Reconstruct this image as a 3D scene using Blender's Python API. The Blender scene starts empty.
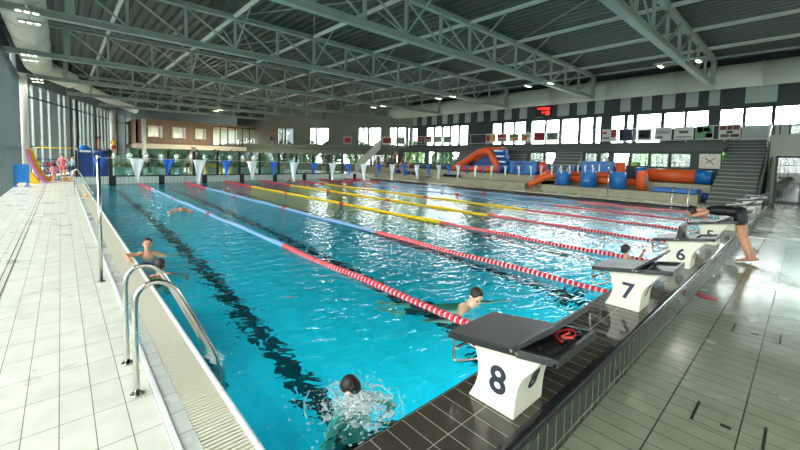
import bpy, bmesh, math, random
from mathutils import Vector, Matrix, Euler
random.seed(7)
sc = bpy.context.scene
C = sc.collection
PI = math.pi
# ------------------------------------------------------------------ helpers
def lin(c):
    return tuple(((v/255)/12.92 if v/255 <= .04045 else ((v/255+.055)/1.055)**2.4) for v in c) + (1,)
_M = {}
def mat(name, rgb, rough=.6, metal=0., var=0., vscale=8., spec=.5, bump=0., bscale=40., emit=0., coat=0., trans=None):
    if name in _M: return _M[name]
    m = bpy.data.materials.new(name); m.use_nodes = True; _M[name] = m
    nt = m.node_tree; N = nt.nodes; L = nt.links; b = N['Principled BSDF']
    col = lin(rgb)
    b.inputs['Base Color'].default_value = col; b.inputs['Roughness'].default_value = rough
    b.inputs['Metallic'].default_value = metal; b.inputs['Specular IOR Level'].default_value = spec
    b.inputs['Coat Weight'].default_value = coat
    if emit: b.inputs['Emission Color'].default_value = col; b.inputs['Emission Strength'].default_value = emit
    tc = N.new('ShaderNodeTexCoord')
    if var:
        n = N.new('ShaderNodeTexNoise'); n.inputs['Scale'].default_value = vscale; n.inputs['Detail'].default_value = 4
        L.new(tc.outputs['Object'], n.inputs['Vector'])
        mr = N.new('ShaderNodeMapRange'); mr.inputs['From Min'].default_value = .3; mr.inputs['From Max'].default_value = .7
        mr.inputs['To Min'].default_value = 1-var; mr.inputs['To Max'].default_value = 1+var*.6
        L.new(n.outputs['Fac'], mr.inputs['Value'])
        mx = N.new('ShaderNodeVectorMath'); mx.operation = 'SCALE'; mx.inputs[0].default_value = col[:3]
        L.new(mr.outputs['Result'], mx.inputs['Scale']); L.new(mx.outputs['Vector'], b.inputs['Base Color'])
    if bump:
        n = N.new('ShaderNodeTexNoise'); n.inputs['Scale'].default_value = bscale; n.inputs['Detail'].default_value = 3
        L.new(tc.outputs['Object'], n.inputs['Vector'])
        bp = N.new('ShaderNodeBump'); bp.inputs['Strength'].default_value = bump; bp.inputs['Distance'].default_value = .02
        L.new(n.outputs['Fac'], bp.inputs['Height']); L.new(bp.outputs['Normal'], b.inputs['Normal'])
    return m
def tilemat(name, rgb, grout, sx, sy, ox=0, oy=0, mortar=.004, rough=.3, rvar=.15, axes='XY', var=.08, offset=0., bump=.3, noise_bump=0., spec=.5):
    """brick-grid tiles: sx,sy size along the two axes; ox,oy where a joint runs"""
    m = bpy.data.materials.new(name); m.use_nodes = True; _M[name] = m
    nt = m.node_tree; N = nt.nodes; L = nt.links; b = N['Principled BSDF']
    tc = N.new('ShaderNodeTexCoord'); sep = N.new('ShaderNodeSeparateXYZ'); L.new(tc.outputs['Object'], sep.inputs[0])
    comb = N.new('ShaderNodeCombineXYZ')
    for k, (a, o) in enumerate(zip(axes, (ox, oy))):
        ad = N.new('ShaderNodeMath'); ad.operation = 'SUBTRACT'; ad.inputs[1].default_value = o - 40*(sx if k == 0 else sy)*10
        L.new(sep.outputs[a], ad.inputs[0]); L.new(ad.outputs[0], comb.inputs[k])
    br = N.new('ShaderNodeTexBrick'); br.offset = offset; br.offset_frequency = 2; br.squash = 1
    br.inputs['Scale'].default_value = 1; br.inputs['Mortar Size'].default_value = mortar; br.inputs['Mortar Smooth'].default_value = .1
    br.inputs['Brick Width'].default_value = sx; br.inputs['Row Height'].default_value = sy; br.inputs['Bias'].default_value = 0
    c = lin(rgb); br.inputs['Color1'].default_value = tuple(v*(1-var) for v in c[:3])+(1,); br.inputs['Color2'].default_value = tuple(min(1, v*(1+var)) for v in c[:3])+(1,)
    br.inputs['Mortar'].default_value = lin(grout)
    L.new(comb.outputs[0], br.inputs['Vector'])
    n = N.new('ShaderNodeTexNoise'); n.inputs['Scale'].default_value = 1.3; n.inputs['Detail'].default_value = 6; L.new(tc.outputs['Object'], n.inputs['Vector'])
    mr = N.new('ShaderNodeMapRange'); mr.inputs['From Min'].default_value = .35; mr.inputs['From Max'].default_value = .65; mr.inputs['To Min'].default_value = max(.02, rough-rvar); mr.inputs['To Max'].default_value = rough+rvar
    L.new(n.outputs['Fac'], mr.inputs['Value']); L.new(mr.outputs[0], b.inputs['Roughness'])
    mr2 = N.new('ShaderNodeMapRange'); mr2.inputs['From Min'].default_value = .3; mr2.inputs['From Max'].default_value = .7; mr2.inputs['To Min'].default_value = .9; mr2.inputs['To Max'].default_value = 1.06
    n3 = N.new('ShaderNodeTexNoise'); n3.inputs['Scale'].default_value = 5; n3.inputs['Detail'].default_value = 5; L.new(tc.outputs['Object'], n3.inputs['Vector'])
    L.new(n3.outputs['Fac'], mr2.inputs['Value'])
    mx = N.new('ShaderNodeVectorMath'); mx.operation = 'SCALE'; L.new(br.outputs['Color'], mx.inputs[0]); L.new(mr2.outputs[0], mx.inputs['Scale'])
    L.new(mx.outputs[0], b.inputs['Base Color']); b.inputs['Specular IOR Level'].default_value = spec
    bp = N.new('ShaderNodeBump'); bp.inputs['Strength'].default_value = bump; bp.inputs['Distance'].default_value = .004; bp.invert = True
    L.new(br.outputs['Fac'], bp.inputs['Height'])
    if noise_bump:
        b2 = N.new('ShaderNodeBump'); b2.inputs['Strength'].default_value = noise_bump; b2.inputs['Distance'].default_value = .01
        n2 = N.new('ShaderNodeTexNoise'); n2.inputs['Scale'].default_value = 9; n2.inputs['Detail'].default_value = 4; L.new(tc.outputs['Object'], n2.inputs['Vector'])
        L.new(n2.outputs['Fac'], b2.inputs['Height']); L.new(bp.outputs['Normal'], b2.inputs['Normal']); L.new(b2.outputs['Normal'], b.inputs['Normal'])
    else: L.new(bp.outputs['Normal'], b.inputs['Normal'])
    return m
def glassmat(name, tint=(.93, .96, .95), refl=.08):
    m = bpy.data.materials.new(name); m.use_nodes = True; _M[name] = m
    nt = m.node_tree; N = nt.nodes; L = nt.links; N.clear()
    o = N.new('ShaderNodeOutputMaterial'); t = N.new('ShaderNodeBsdfTransparent'); t.inputs[0].default_value = tint+(1,)
    g = N.new('ShaderNodeBsdfGlossy'); g.inputs['Roughness'].default_value = .03
    mx = N.new('ShaderNodeMixShader'); mx.inputs[0].default_value = refl
    L.new(t.outputs[0], mx.inputs[1]); L.new(g.outputs[0], mx.inputs[2]); L.new(mx.outputs[0], o.inputs[0])
    return m
class MB:
    def __init__(s): s.v = []; s.f = []; s.mi = []; s.cur = 0; s.sm = []
    def add(s, vs, fs, smooth=False):
        n = len(s.v); s.v += [tuple(v) for v in vs]
        for f in fs: s.f.append([i+n for i in f]); s.mi.append(s.cur); s.sm.append(smooth)
        return s
    def box(s, x0, x1, y0, y1, z0, z1, M=None):
        vs = [Vector((x, y, z)) for z in (z0, z1) for y in (y0, y1) for x in (x0, x1)]
        if M is not None: vs = [M @ v for v in vs]
        return s.add(vs, [(0,2,3,1), (4,5,7,6), (0,1,5,4), (2,6,7,3), (0,4,6,2), (1,3,7,5)])
    def bar(s, a, b, w, h, up=(0, 0, 1)):
        """rectangular bar from a to b; w sideways, h along up"""
        a = Vector(a); b = Vector(b); d = (b-a).normalized(); u = Vector(up)
        if abs(d.dot(u)) > .99: u = Vector((1, 0, 0))
        r = d.cross(u).normalized(); u = r.cross(d)
        vs = [p + r*sx*w/2 + u*sz*h/2 for p in (a, b) for sz in (-1, 1) for sx in (-1, 1)]
        return s.add(vs, [(0,1,3,2), (4,6,7,5), (0,4,5,1), (2,3,7,6), (0,2,6,4), (1,5,7,3)])
    def tube(s, pts, r, n=10, caps=True):
        pts = [Vector(p) for p in pts]; R = r if isinstance(r, (list, tuple)) else [r]*len(pts)
        vs = []; up = None
        for i, p in enumerate(pts):
            d = (pts[min(i+1, len(pts)-1)] - pts[max(i-1, 0)]).normalized()
            if up is None:
                up = Vector((0, 0, 1)) if abs(d.z) < .9 else Vector((1, 0, 0))
            x = d.cross(up).normalized(); up = x.cross(d).normalized()
            for k in range(n):
                a = 2*PI*k/n; vs.append(p + (x*math.cos(a) + up*math.sin(a))*R[i])
        fs = [(i*n+k, i*n+(k+1) % n, (i+1)*n+(k+1) % n, (i+1)*n+k) for i in range(len(pts)-1) for k in range(n)]
        s.add(vs, fs, True)
        if caps: s.add(vs[:n], [tuple(range(n))]); s.add(vs[-n:], [tuple(range(n))[::-1]])
        return s
    def prism(s, poly, axis, a, b):
        """poly of 2D points extruded along axis ('X': poly=(y,z), 'Y': (x,z), 'Z': (x,y))"""
        def P(p, t): return {'X': (t, p[0], p[1]), 'Y': (p[0], t, p[1]), 'Z': (p[0], p[1], t)}[axis]
        n = len(poly); vs = [P(p, a) for p in poly] + [P(p, b) for p in poly]
        return s.add(vs, [tuple(range(n))[::-1], tuple(range(n, 2*n))] + [(i, (i+1) % n, n+(i+1) % n, n+i) for i in range(n)])
    def strip(s, prof, axis, a, b, smooth=False):
        """open profile swept along an axis"""
        def P(p, t): return {'X': (t, p[0], p[1]), 'Y': (p[0], t, p[1]), 'Z': (p[0], p[1], t)}[axis]
        n = len(prof); vs = [P(p, a) for p in prof] + [P(p, b) for p in prof]
        return s.add(vs, [(i, i+1, n+i+1, n+i) for i in range(n-1)], smooth)
    def ell(s, c, r, n=12, m=8, M=None):
        c = Vector(c); r = (r, r, r) if not isinstance(r, (tuple, list)) else r; vs = []
        for i in range(m+1):
            t = PI*i/m
            for k in range(n):
                a = 2*PI*k/n; p = Vector((r[0]*math.sin(t)*math.cos(a), r[1]*math.sin(t)*math.sin(a), r[2]*math.cos(t)))
                if M is not None: p = M @ p
                vs.append(c+p)
        return s.add(vs, [(i*n+k, (i+1)*n+k, (i+1)*n+(k+1) % n, i*n+(k+1) % n) for i in range(m) for k in range(n)], True)
    def cyl(s, c, r, h, n=20, axis='Z', r2=None):
        c = Vector(c); e = {'X': Vector((1,0,0)), 'Y': Vector((0,1,0)), 'Z': Vector((0,0,1))}[axis]
        return s.tube([c, c+e*h], [r, r if r2 is None else r2], n)
    def build(s, name, m, parent=None, bevel=0., seg=2):
        me = bpy.data.meshes.new(name); me.from_pydata(s.v, [], s.f)
        ms = m if isinstance(m, (list, tuple)) else [m]
        for q in ms: me.materials.append(q)
        me.polygons.foreach_set('material_index', s.mi); me.polygons.foreach_set('use_smooth', s.sm)
        bm = bmesh.new(); bm.from_mesh(me); bmesh.ops.remove_doubles(bm, verts=bm.verts, dist=1e-5); bmesh.ops.recalc_face_normals(bm, faces=bm.faces); bm.to_mesh(me); bm.free()
        me.update()
        o = bpy.data.objects.new(name, me); C.objects.link(o)
        if parent is not None: o.parent = parent
        if bevel:
            b = o.modifiers.new('bevel', 'BEVEL'); b.width = bevel; b.segments = seg; b.limit_method = 'ANGLE'; b.angle_limit = .7
        return o
def tag(o, label=None, cat=None, group=None, kind=None):
    if label: o['label'] = label
    if cat: o['category'] = cat
    if group: o['group'] = group
    if kind: o['kind'] = kind
    return o
def thing(name, label, cat, loc=(0, 0, 0), rz=0, group=None):
    o = bpy.data.objects.new(name, None); C.objects.link(o); o.location = loc; o.rotation_euler = (0, 0, rz)
    o.empty_display_size = .1
    return tag(o, label, cat, group)
def struct(name, mb, m, **k):
    o = mb.build(name, m, **k); o['kind'] = 'structure'; return o
def dup(root, loc=None, rz=None, label=None, group=None, parent=None):
    r = root.copy(); C.objects.link(r)
    if parent is not None: r.parent = parent
    if loc is not None: r.location = loc
    if rz is not None: r.rotation_euler = (0, 0, rz)
    if label: r['label'] = label
    if group: r['group'] = group
    for ch in list(root.children): dup(ch, parent=r)
    return r
def world_part(root, name, mb, m, bevel=0., parent=None):
    """mesh written in world coordinates, parented to a thing standing at root.location"""
    Mi = (Matrix.Translation(root.location) @ Euler(root.rotation_euler).to_matrix().to_4x4()).inverted()
    mb.v = [tuple(Mi @ Vector(v)) for v in mb.v]
    return mb.build(name, m, parent or root, bevel)
# ------------------------------------------------------------------ camera
F_PX = 371.42; yaw, pitch, roll = [math.radians(a) for a in (42.3913, 3.5256, 1.31357)]
fw = Vector((math.sin(yaw)*math.cos(pitch), math.cos(yaw)*math.cos(pitch), -math.sin(pitch)))
rt = Vector((math.cos(yaw), -math.sin(yaw), 0)); upv = rt.cross(fw)
rt2 = rt*math.cos(roll) + upv*math.sin(roll); up2 = upv*math.cos(roll) - rt*math.sin(roll)
cd = bpy.data.cameras.new('camera'); cam = bpy.data.objects.new('camera', cd); C.objects.link(cam); sc.camera = cam
cam.matrix_world = Matrix((( rt2.x, up2.x, -fw.x, 0), (rt2.y, up2.y, -fw.y, 0), (rt2.z, up2.z, -fw.z, 1.945), (0, 0, 0, 1)))
cd.sensor_width = 36; cd.lens = F_PX/800*36; cd.shift_y = -(225-180.784)/800; cd.clip_end = 400; cd.clip_start = .05
# ------------------------------------------------------------------ palette
white_paint = mat('white_paint', (225, 228, 222), .5, var=.05)
steel_paint = mat('steel_paint', (178, 190, 182), .38, var=.06, vscale=1.5)
steel_bright = mat('steel_bright', (205, 214, 208), .4)
chrome = mat('chrome', (200, 198, 190), .16, metal=1.)
black_metal = mat('black_metal', (18, 20, 22), .4)
dark_green_wall = mat('dark_wall', (66, 76, 74), .7, var=.12, vscale=.8)
concrete = mat('concrete_bench', (146, 144, 122), .5, var=.1, vscale=2.)
step_concrete = mat('step_concrete', (72, 80, 74), .6, var=.1, vscale=2.)
step_edge = mat('step_edge', (134, 142, 132), .5)
duct_white = mat('duct_white', (240, 244, 230), .45, var=.05, vscale=1.2)
fin_grey = mat('fin_grey', (140, 152, 150), .5, var=.06)
fin_dark = mat('fin_dark', (84, 98, 100), .5, var=.06)
brown_clad = tilemat('brown_clad', (146, 116, 90), (116, 92, 70), .6, 3., mortar=.02, axes='XZ', rough=.6)
cream = mat('cream_render', (216, 200, 172), .6, var=.05)
orange_pvc = mat('orange_pvc', (206, 84, 32), .35, var=.06)
blue_pvc = mat('blue_pvc', (10, 100, 172), .35, var=.06)
darkblue_pvc = mat('darkblue_pvc', (14, 58, 128), .4, var=.08)
red_plastic = mat('red_plastic', (215, 28, 52), .35)
white_plastic = mat('white_plastic', (228, 228, 226), .35)
yellow_plastic = mat('yellow_plastic', (244, 196, 20), .35)
skyblue_plastic = mat('skyblue_plastic', (92, 158, 216), .35)
window_glass = glassmat('window_glass'); facade_glass = glassmat('facade_glass', (.64, .65, .64))
# ------------------------------------------------------------------ deck, platform, basin
WX0, WX1, WY0, WY1 = .935, 20.85, 1.566, 27.8           # water
deck_tiles = tilemat('deck_tiles', (226, 225, 212), (116, 114, 104), .1865, .43, -.056, .37, mortar=.003, rough=.32, rvar=.06, var=.035, noise_bump=.04)
m = MB(); m.box(-2.2, .49, -12, 34.5, -.3, .04)
m.box(-2.2, 8.5, 28.9, 62, -.3, .0399)
m.box(.49, 6, -12, .0, -.3, .0398)
struct('floor', m, deck_tiles)
right_tiles = tilemat('right_deck_tiles', (142, 150, 128), (60, 66, 56), .16, .424, .04, .217, mortar=.003, rough=.22, rvar=.07, var=.03, noise_bump=.12, spec=.6)
m = MB(); m.box(.5, 29.8, -12, 1.0, -.3, .0401); m.box(20.85, 23.05, 1., 42, -.3, .04); m.box(23.05, 29.95, 1., 35, -.3, .0395)
struct('floor', m, right_tiles)
m = MB()                                                  # dark joints between the deck slabs
for y in (.638, .217, -.204, -.625): m.box(.5, 27.6, y-.004, y+.004, .0402, .0408)
struct('trim_1', m, mat('joint_dark', (30, 36, 32), .7))
m = MB()
for x in (-.70, -.63): m.box(x-.006, x+.006, -4, 29, .0401, .0412)
struct('trim_2', m, mat('drain_slot', (48, 48, 44), .7))
far_tiles = tilemat('far_deck_tiles', (205, 208, 196), (150, 150, 142), .3, .3, mortar=.006)
m = MB(); m.box(.49, 34, 28.9, 62, -.3, .25); struct('floor', m, far_tiles)
# gutter along the left side of the pool
m = MB()
for k in range(67): m.box(.495, .533, -1+k*.43+.002, -1+(k+1)*.43-.002, -.1, .058)
struct('trim_3', m, white_plastic, bevel=.006)
m = MB(); m.box(.5335, .633, -1, 28, -.2, .042)
struct('trim_4', m, tilemat('edge_tiles', (200, 202, 196), (96, 98, 94), .3, .265, .4, .1, mortar=.003, var=.03))
m = MB()
y = .6
while y < 27.9:
    m.box(.636, .884, y, y+.023, .022, .042); y += .037
struct('gutter_grating', m, mat('grating_cream', (222, 216, 196), .45))
m = MB(); m.box(.634, .886, -1, 28, -.25, .0); struct('gutter_channel', m, mat('channel', (70, 68, 60), .6))
m = MB()
for k in range(79):
    y0 = -1+k*.37
    m.prism([(.886, .03), (.892, .046), (.905, .054), (.92, .053), (.932, .042), (.937, .02), (.937, -.3), (.886, -.3)], 'Y', y0+.004, y0+.366)
struct('trim_5', m, mat('coping_white', (232, 234, 228), .3))
# starting platform
plat_top = tilemat('platform_top', (66, 60, 53), (168, 162, 146), .1225, .262, .02, 1.566-.262, mortar=.0022, rough=.16, rvar=.1, var=.1, noise_bump=.05)
m = MB(); m.box(.3, 20.85, 1.035, 1.566, -2.1, .36); struct('starting_platform', m, plat_top)
plat_face = tilemat('platform_face', (54, 60, 52), (170, 172, 150), .1225, .235, .02, .085, mortar=.004, rough=.32, rvar=.06, axes='XZ', var=.12)
m = MB(); m.box(.3, 20.85, 1.004, 1.0345, -.1, .325); struct('starting_platform', m, plat_face)
m = MB(); k = 0                                           # bullnose tiles
while .3+k*.245 < 20.8:
    x0 = .3+.02-.0+k*.245-.02
    pr = [(1.06, .33), (1.06, .364)] + [(1.036-.036*math.sin(a*PI/10), .328+.036*math.cos(a*PI/10)) for a in range(6)] + [(1.0, .30), (1.03, .30)]
    m.prism(pr, 'X', x0+.0015, x0+.2435); k += 1
struct('trim_6', m, mat('bullnose_black', (34, 34, 36), .15, var=.15))
m = MB(); m.box(.3, 20.85, 1.566, 1.58, .1, .355); struct('trim_7', m, mat('black_tile', (25, 25, 28), .2))
pool_floor = tilemat('pool_floor', (56, 214, 234), (42, 196, 218), .25, .25, mortar=.006, rough=.5, var=.03, bump=0)
pool_wall = tilemat('pool_wall_tiles', (120, 222, 244), (90, 200, 230), .25, .25, mortar=.006, axes='YZ', rough=.5, bump=0)
D = -1.9
m = MB(); m.add([(WX0, WY0, D), (WX1, WY0, D), (WX1, WY1, D), (WX0, WY1, D)], [(0, 1, 2, 3)]); basin = struct('pool_basin', m, pool_floor)
m = MB()
m.add([(WX0, WY0, D), (WX0, WY1, D), (WX0, WY1, -.0), (WX0, WY0, -.0)], [(0, 1, 2, 3)])
m.add([(WX1, WY0, D), (WX1, WY1, D), (WX1, WY1, .0), (WX1, WY0, .0)], [(3, 2, 1, 0)])
struct('pool_basin', m, pool_wall)
lanes = [2.22+2.502*k for k in range(8)]
line_black = mat('lane_line_black', (8, 14, 24), .4)
for x in lanes:
    m = MB(); m.box(x-.14, x+.14, WY0+1.2, WY1-1.8, D, D+.004); m.box(x-.5, x+.5, WY0+1.2, WY0+1.48, D, D+.0045); m.box(x-.5, x+.5, WY1-2.05, WY1-1.8, D, D+.0045)
    m.build('lane_line', line_black, basin)
m = MB(); m.box(20.85, 21.0, 1.57, 27.8, -.3, .045); m.box(20.85, 21.0, 1.57, 27.8, -1.9, -.3); struct('trim_8', m, mat('coping_pale', (190, 196, 190), .4))
# ------------------------------------------------------------------ water
wm = bpy.data.materials.new('pool_water'); wm.use_nodes = True
nt = wm.node_tree; N = nt.nodes; L = nt.links; N.clear()
out = N.new('ShaderNodeOutputMaterial'); tr = N.new('ShaderNodeBsdfTransparent'); rf = N.new('ShaderNodeBsdfRefraction'); gl = N.new('ShaderNodeBsdfGlossy')
TINT = (.24, .935, .97, 1)
tr.inputs[0].default_value = TINT; rf.inputs[0].default_value = TINT; rf.inputs['Roughness'].default_value = 0; rf.inputs['IOR'].default_value = 1.33
gl.inputs['Roughness'].default_value = .0
tc = N.new('ShaderNodeTexCoord')
mp = N.new('ShaderNodeMapping'); mp.inputs['Rotation'].default_value = (0, 0, .6); mp.inputs['Scale'].default_value = (1., 1.5, 1); L.new(tc.outputs['Object'], mp.inputs[0])
n1 = N.new('ShaderNodeTexNoise'); n1.inputs['Scale'].default_value = 3.4; n1.inputs['Detail'].default_value = 2.2; n1.inputs['Roughness'].default_value = .55; n1.inputs['Distortion'].default_value = .6
L.new(mp.outputs[0], n1.inputs['Vector'])
bp = N.new('ShaderNodeBump'); bp.inputs['Strength'].default_value = 1.; bp.inputs['Distance'].default_value = .034; L.new(n1.outputs['Fac'], bp.inputs['Height'])
fr = N.new('ShaderNodeFresnel'); fr.inputs['IOR'].default_value = 1.33
for q in (rf, gl, fr): L.new(bp.outputs['Normal'], q.inputs['Normal'])
m1 = N.new('ShaderNodeMixShader'); m1.inputs[0].default_value = .93; L.new(tr.outputs[0], m1.inputs[1]); L.new(rf.outputs[0], m1.inputs[2])
m2 = N.new('ShaderNodeMixShader'); L.new(fr.outputs[0], m2.inputs[0]); L.new(m1.outputs[0], m2.inputs[1]); L.new(gl.outputs[0], m2.inputs[2]); L.new(m2.outputs[0], out.inputs[0])
m = MB(); m.add([(WX0, WY0, 0), (WX1, WY0, 0), (WX1, WY1, 0), (WX0, WY1, 0)], [(0, 1, 2, 3)])
water = struct('pool_water', m, wm)
# ------------------------------------------------------------------ bulkhead and far fence
small_tile = tilemat('bulkhead_tiles', (214, 222, 214), (150, 170, 168), .2, .12, mortar=.012, axes='XZ', rough=.3, var=.04)
m = MB(); m.box(.5, 20.85, 27.8, 28.9, -1.9, .42); bh = struct('bulkhead', m, small_tile)
for i, x in enumerate(lanes):
    q = MB(); q.box(x-.16, x+.16, 27.77, 27.8, -.9, .43).build('target_panel', black_metal, bh)
fence_x = [2.15+1.5*k for k in range(12)]
fence = thing('glass_fence', 'glass panel fence with black posts on the far pool bulkhead', 'fence', (10, 28.1, .42))
fglass = glassmat('fence_glass', (.78, .9, .86), .1)
for i, x in enumerate(fence_x):
    world_part(fence, 'post', MB().box(x-.08, x+.08, 28.04, 28.16, .42, 2.08), black_metal)
    if i < 11: world_part(fence, 'glass_panel', MB().box(x+.09, x+1.41, 28.09, 28.11, .5, 1.85), fglass)
world_part(fence, 'rail', MB().box(2.1, 18.8, 28.0, 28.12, .42, .5), black_metal)
# ------------------------------------------------------------------ ceiling, trusses, purlins
m = MB(); pr = []; x = -2.6
while x < 31.5:
    pr += [(x, 8.29), (x+.15, 8.29), (x+.2, 8.44), (x+.37, 8.44)]; x += .42
m.strip(pr, 'Y', -12, 63); m.box(-2.6, 31.5, -12, 63, 8.45, 8.6)
struct('ceiling', m, mat('roof_deck', (86, 92, 86), .42, var=.08, vscale=1.))
TY = [-3, 4.1, 10.8, 17.9, 25.6, 33.6, 41, 48.5]
ZB, ZT = 6.6, 8.12
def ibeam(mb, a, b, w, h, t=.025):
    mb.bar(a, b, w, t+.005) if False else None
    for dz in (-h/2+t/2, h/2-t/2): mb.bar(Vector(a)+Vector((0, 0, dz)), Vector(b)+Vector((0, 0, dz)), w, t)
    mb.bar(a, b, t, h-2*t)
XA, XB = -1.9, 28.7
tr0 = thing('roof_truss', '', 'roof truss', (0, TY[1], ZB))
q = MB(); ibeam(q, (XA, 0, 0), (XB+.5, 0, 0), .26, .26); q.build('bottom_chord', steel_paint, tr0)
q = MB(); ibeam(q, (XA, 0, ZT-ZB), (XB, 0, ZT-ZB), .24, .2); q.build('top_chord', steel_paint, tr0)
xs = [.35] + [2+2*k for k in range(13)] + [XB-.15]
for i, x in enumerate(xs):
    w = .26 if i in (0, len(xs)-1) else .11
    MB().bar((x, 0, .13), (x, 0, ZT-ZB-.1), w, w, (1, 0, 0)).build('post', steel_paint, tr0)
for a, b in zip(xs, xs[1:]):
    if a < 15: p, r_ = (a, 0, ZT-ZB-.1), (b, 0, .13)
    else: p, r_ = (a, 0, .13), (b, 0, ZT-ZB-.1)
    MB().bar(p, r_, .065, .065).build('diagonal', steel_paint, tr0)
words = ['behind the viewpoint overhead', 'nearest, over starting blocks, reaching right wall by the stairs', 'second from the front', 'third from the front', 'fourth from the front', 'fifth from the front', 'sixth from the front', 'furthest from the front']
tr0['label'] = 'grey green steel roof truss, nearest one, ending right above the stairs wall'; tr0['group'] = 'steel roof trusses spanning the pool'
for i, yy in enumerate(TY):
    if i in (0, 1): continue
    dup(tr0, (0, yy, ZB), label='grey green steel lattice roof truss spanning the hall, '+words[i])
m = MB()
for x in [2, 6, 10, 14, 18, 22, 26]: m.tube([(x, -12, 8.2), (x, 62, 8.2)], .09, 8)
for x in [28.6]: m.bar((x, -12, 8.2), (x, 62, 8.2), .12, .12)
struct('roof_purlins', m, steel_bright)
m = MB()                                                  # knee braces from purlins down to bottom chords
for yy in TY[2:]:
    for x in (6, 10, 14, 18, 22):
        for s in (-1, 1): m.tube([(x, yy+s*1.9, 8.15), (x, yy, ZB+.1)], .035, 6)
for j in range(1, len(TY)-1):
    m.tube([(6, TY[j], 8.2), (10, TY[j+1], 8.2)], .02, 5); m.tube([(10, TY[j], 8.2), (6, TY[j+1], 8.2)], .02, 5)
    m.tube([(14, TY[j], 8.2), (18, TY[j+1], 8.2)], .02, 5)
struct('roof_bracing', m, steel_paint)
# ------------------------------------------------------------------ walls
def ywall(name, X0, X1, segs, m_, **k):
    mb = MB()
    for (y0, y1, z0, z1) in segs: mb.box(X0, X1, y0, y1, z0, z1)
    return struct(name, mb, m_, **k)
W = [(1.55,2.68),(2.77,3.83),(4.36,5.49),(5.57,6.71),(6.85,8.32),(8.51,8.9),(9.07,9.95),(10.63,11.03),(11.19,12.13),(12.28,13.62),(13.79,14.92),(15.01,16.26),(16.75,17.85),(17.95,18.97),(19.18,20.14),(22.98,24.06),(24.19,25.24),(25.37,26.34),(26.48,27.48),(27.63,28.68),(30.1,31.0)]
W = [(-11,-8.6),(-8.4,-6),(-5.8,-3.6),(-3.4,-1.2),(-1.0,.3),(.42,1.45)]+W
def zbot(a): return 4.28 if a < 6 else 3.38
segs = []; prev = -12; ZTW = 5.36
for (a, b) in W:
    if a > prev+.0: segs.append((prev, a, 3.3, ZTW))
    if zbot(a) > 3.4: segs.append((a, b, 3.3, zbot(a)))
    prev = b
segs.append((prev, 31.05, 3.3, ZTW)); segs.append((-12, 31.05, ZTW, 8.4)); segs.append((-12, 1.4, -.2, 3.3))
wr = ywall('wall_right', 30, 30.25, segs, mat('wall_dark_grey', (58, 68, 72), .65, var=.06))
wn = [0]
def window(parts_frame, pane, parent=None):
    wn[0] += 1
    f = struct('window_%d' % wn[0], parts_frame, black_metal)
    if pane: pane.build('pane', window_glass, f)
for (a, b) in W:
    z0 = zbot(a); fr_ = MB(); t = .035
    fr_.box(29.97, 30.04, a, a+t, z0, ZTW); fr_.box(29.97, 30.04, b-t, b, z0, ZTW); fr_.box(29.97, 30.04, a, b, z0, z0+t); fr_.box(29.97, 30.04, a, b, ZTW-t, ZTW)
    fr_.box(29.98, 30.03, a, b, 4.3, 4.33) if z0 < 4 else None
    window(fr_, MB().box(30.04, 30.05, a, b, z0, ZTW))
# white panels between dark ones high on the right wall
m = MB()
for a, b in [(13.07,14),(11.72,12.45),(11.13,10.5),(8.75,9.39),(7.47,8.03),(6.14,6.84),(4.94,5.58),(3.9,4.42),(1.41,2.75),(-1.2,.4)]+[(15.2+1.5*k, 15.9+1.5*k) for k in range(11)]:
    m.box(29.96, 30.0, min(a, b), max(a, b), 5.62, 6.6)
m.build('upper_panel', mat('upper_panel_grey', (176, 188, 182), .5), wr)
MB().box(29.93, 29.99, 1.42, 2.78, 3.42, 4.27).build('lower_panel', mat('upper_panel_grey', (0, 0, 0)), wr); MB().box(29.93, 29.99, -3, 1.38, 3.42, 4.27).build('lower_panel', mat('upper_panel_grey', (0, 0, 0)), wr)
# angled far right wall
P0 = Vector((30, 31, 0)); P1 = Vector((17.9, 53, 0)); dv = (P1-P0).normalized(); nv = Vector((-dv.y, dv.x, 0))
if nv.x > 0: nv = -nv
MA = Matrix(((dv.x, -nv.x, 0, P0.x), (dv.y, -nv.y, 0, P0.y), (0, 0, 1, 0), (0, 0, 0, 1)))   # local x along wall, y outward
LW = (P1-P0).length
AW = [(.28,.45),(.74,1.7),(1.85,2.72),(3.86,5.34),(5.54,6.13),(6.26,6.77),(10.88,12.26),(12.33,12.55),(12.69,13.56),(16.02,17.16),(17.32,17.63),(17.7,18.4)]
m = MB(); prev = 0
for a, b in AW: m.box(prev, a, 0, .25, 3.36, 5.45, MA); prev = b
m.box(prev, LW, 0, .25, 3.36, 5.45, MA); m.box(0, LW, 0, .25, 5.45, 8.4, MA)
struct('wall_far_right', m, mat('wall_far_grey', (128, 132, 120), .6, var=.05))
for a, b in AW:
    fr_ = MB(); t = .035
    for (p, q_, u, v) in ((a, a+t, 3.36, 5.45), (b-t, b, 3.36, 5.45), (a, b, 3.36, 3.4), (a, b, 5.41, 5.45)): fr_.box(p, q_, -.02, .05, u, v, MA)
    if b-a > .7: fr_.box((a+b)/2-.02, (a+b)/2+.02, -.02, .05, 3.36, 5.45, MA)
    window(fr_, MB().box(a, b, .06, .07, 3.36, 5.45, MA))
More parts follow.
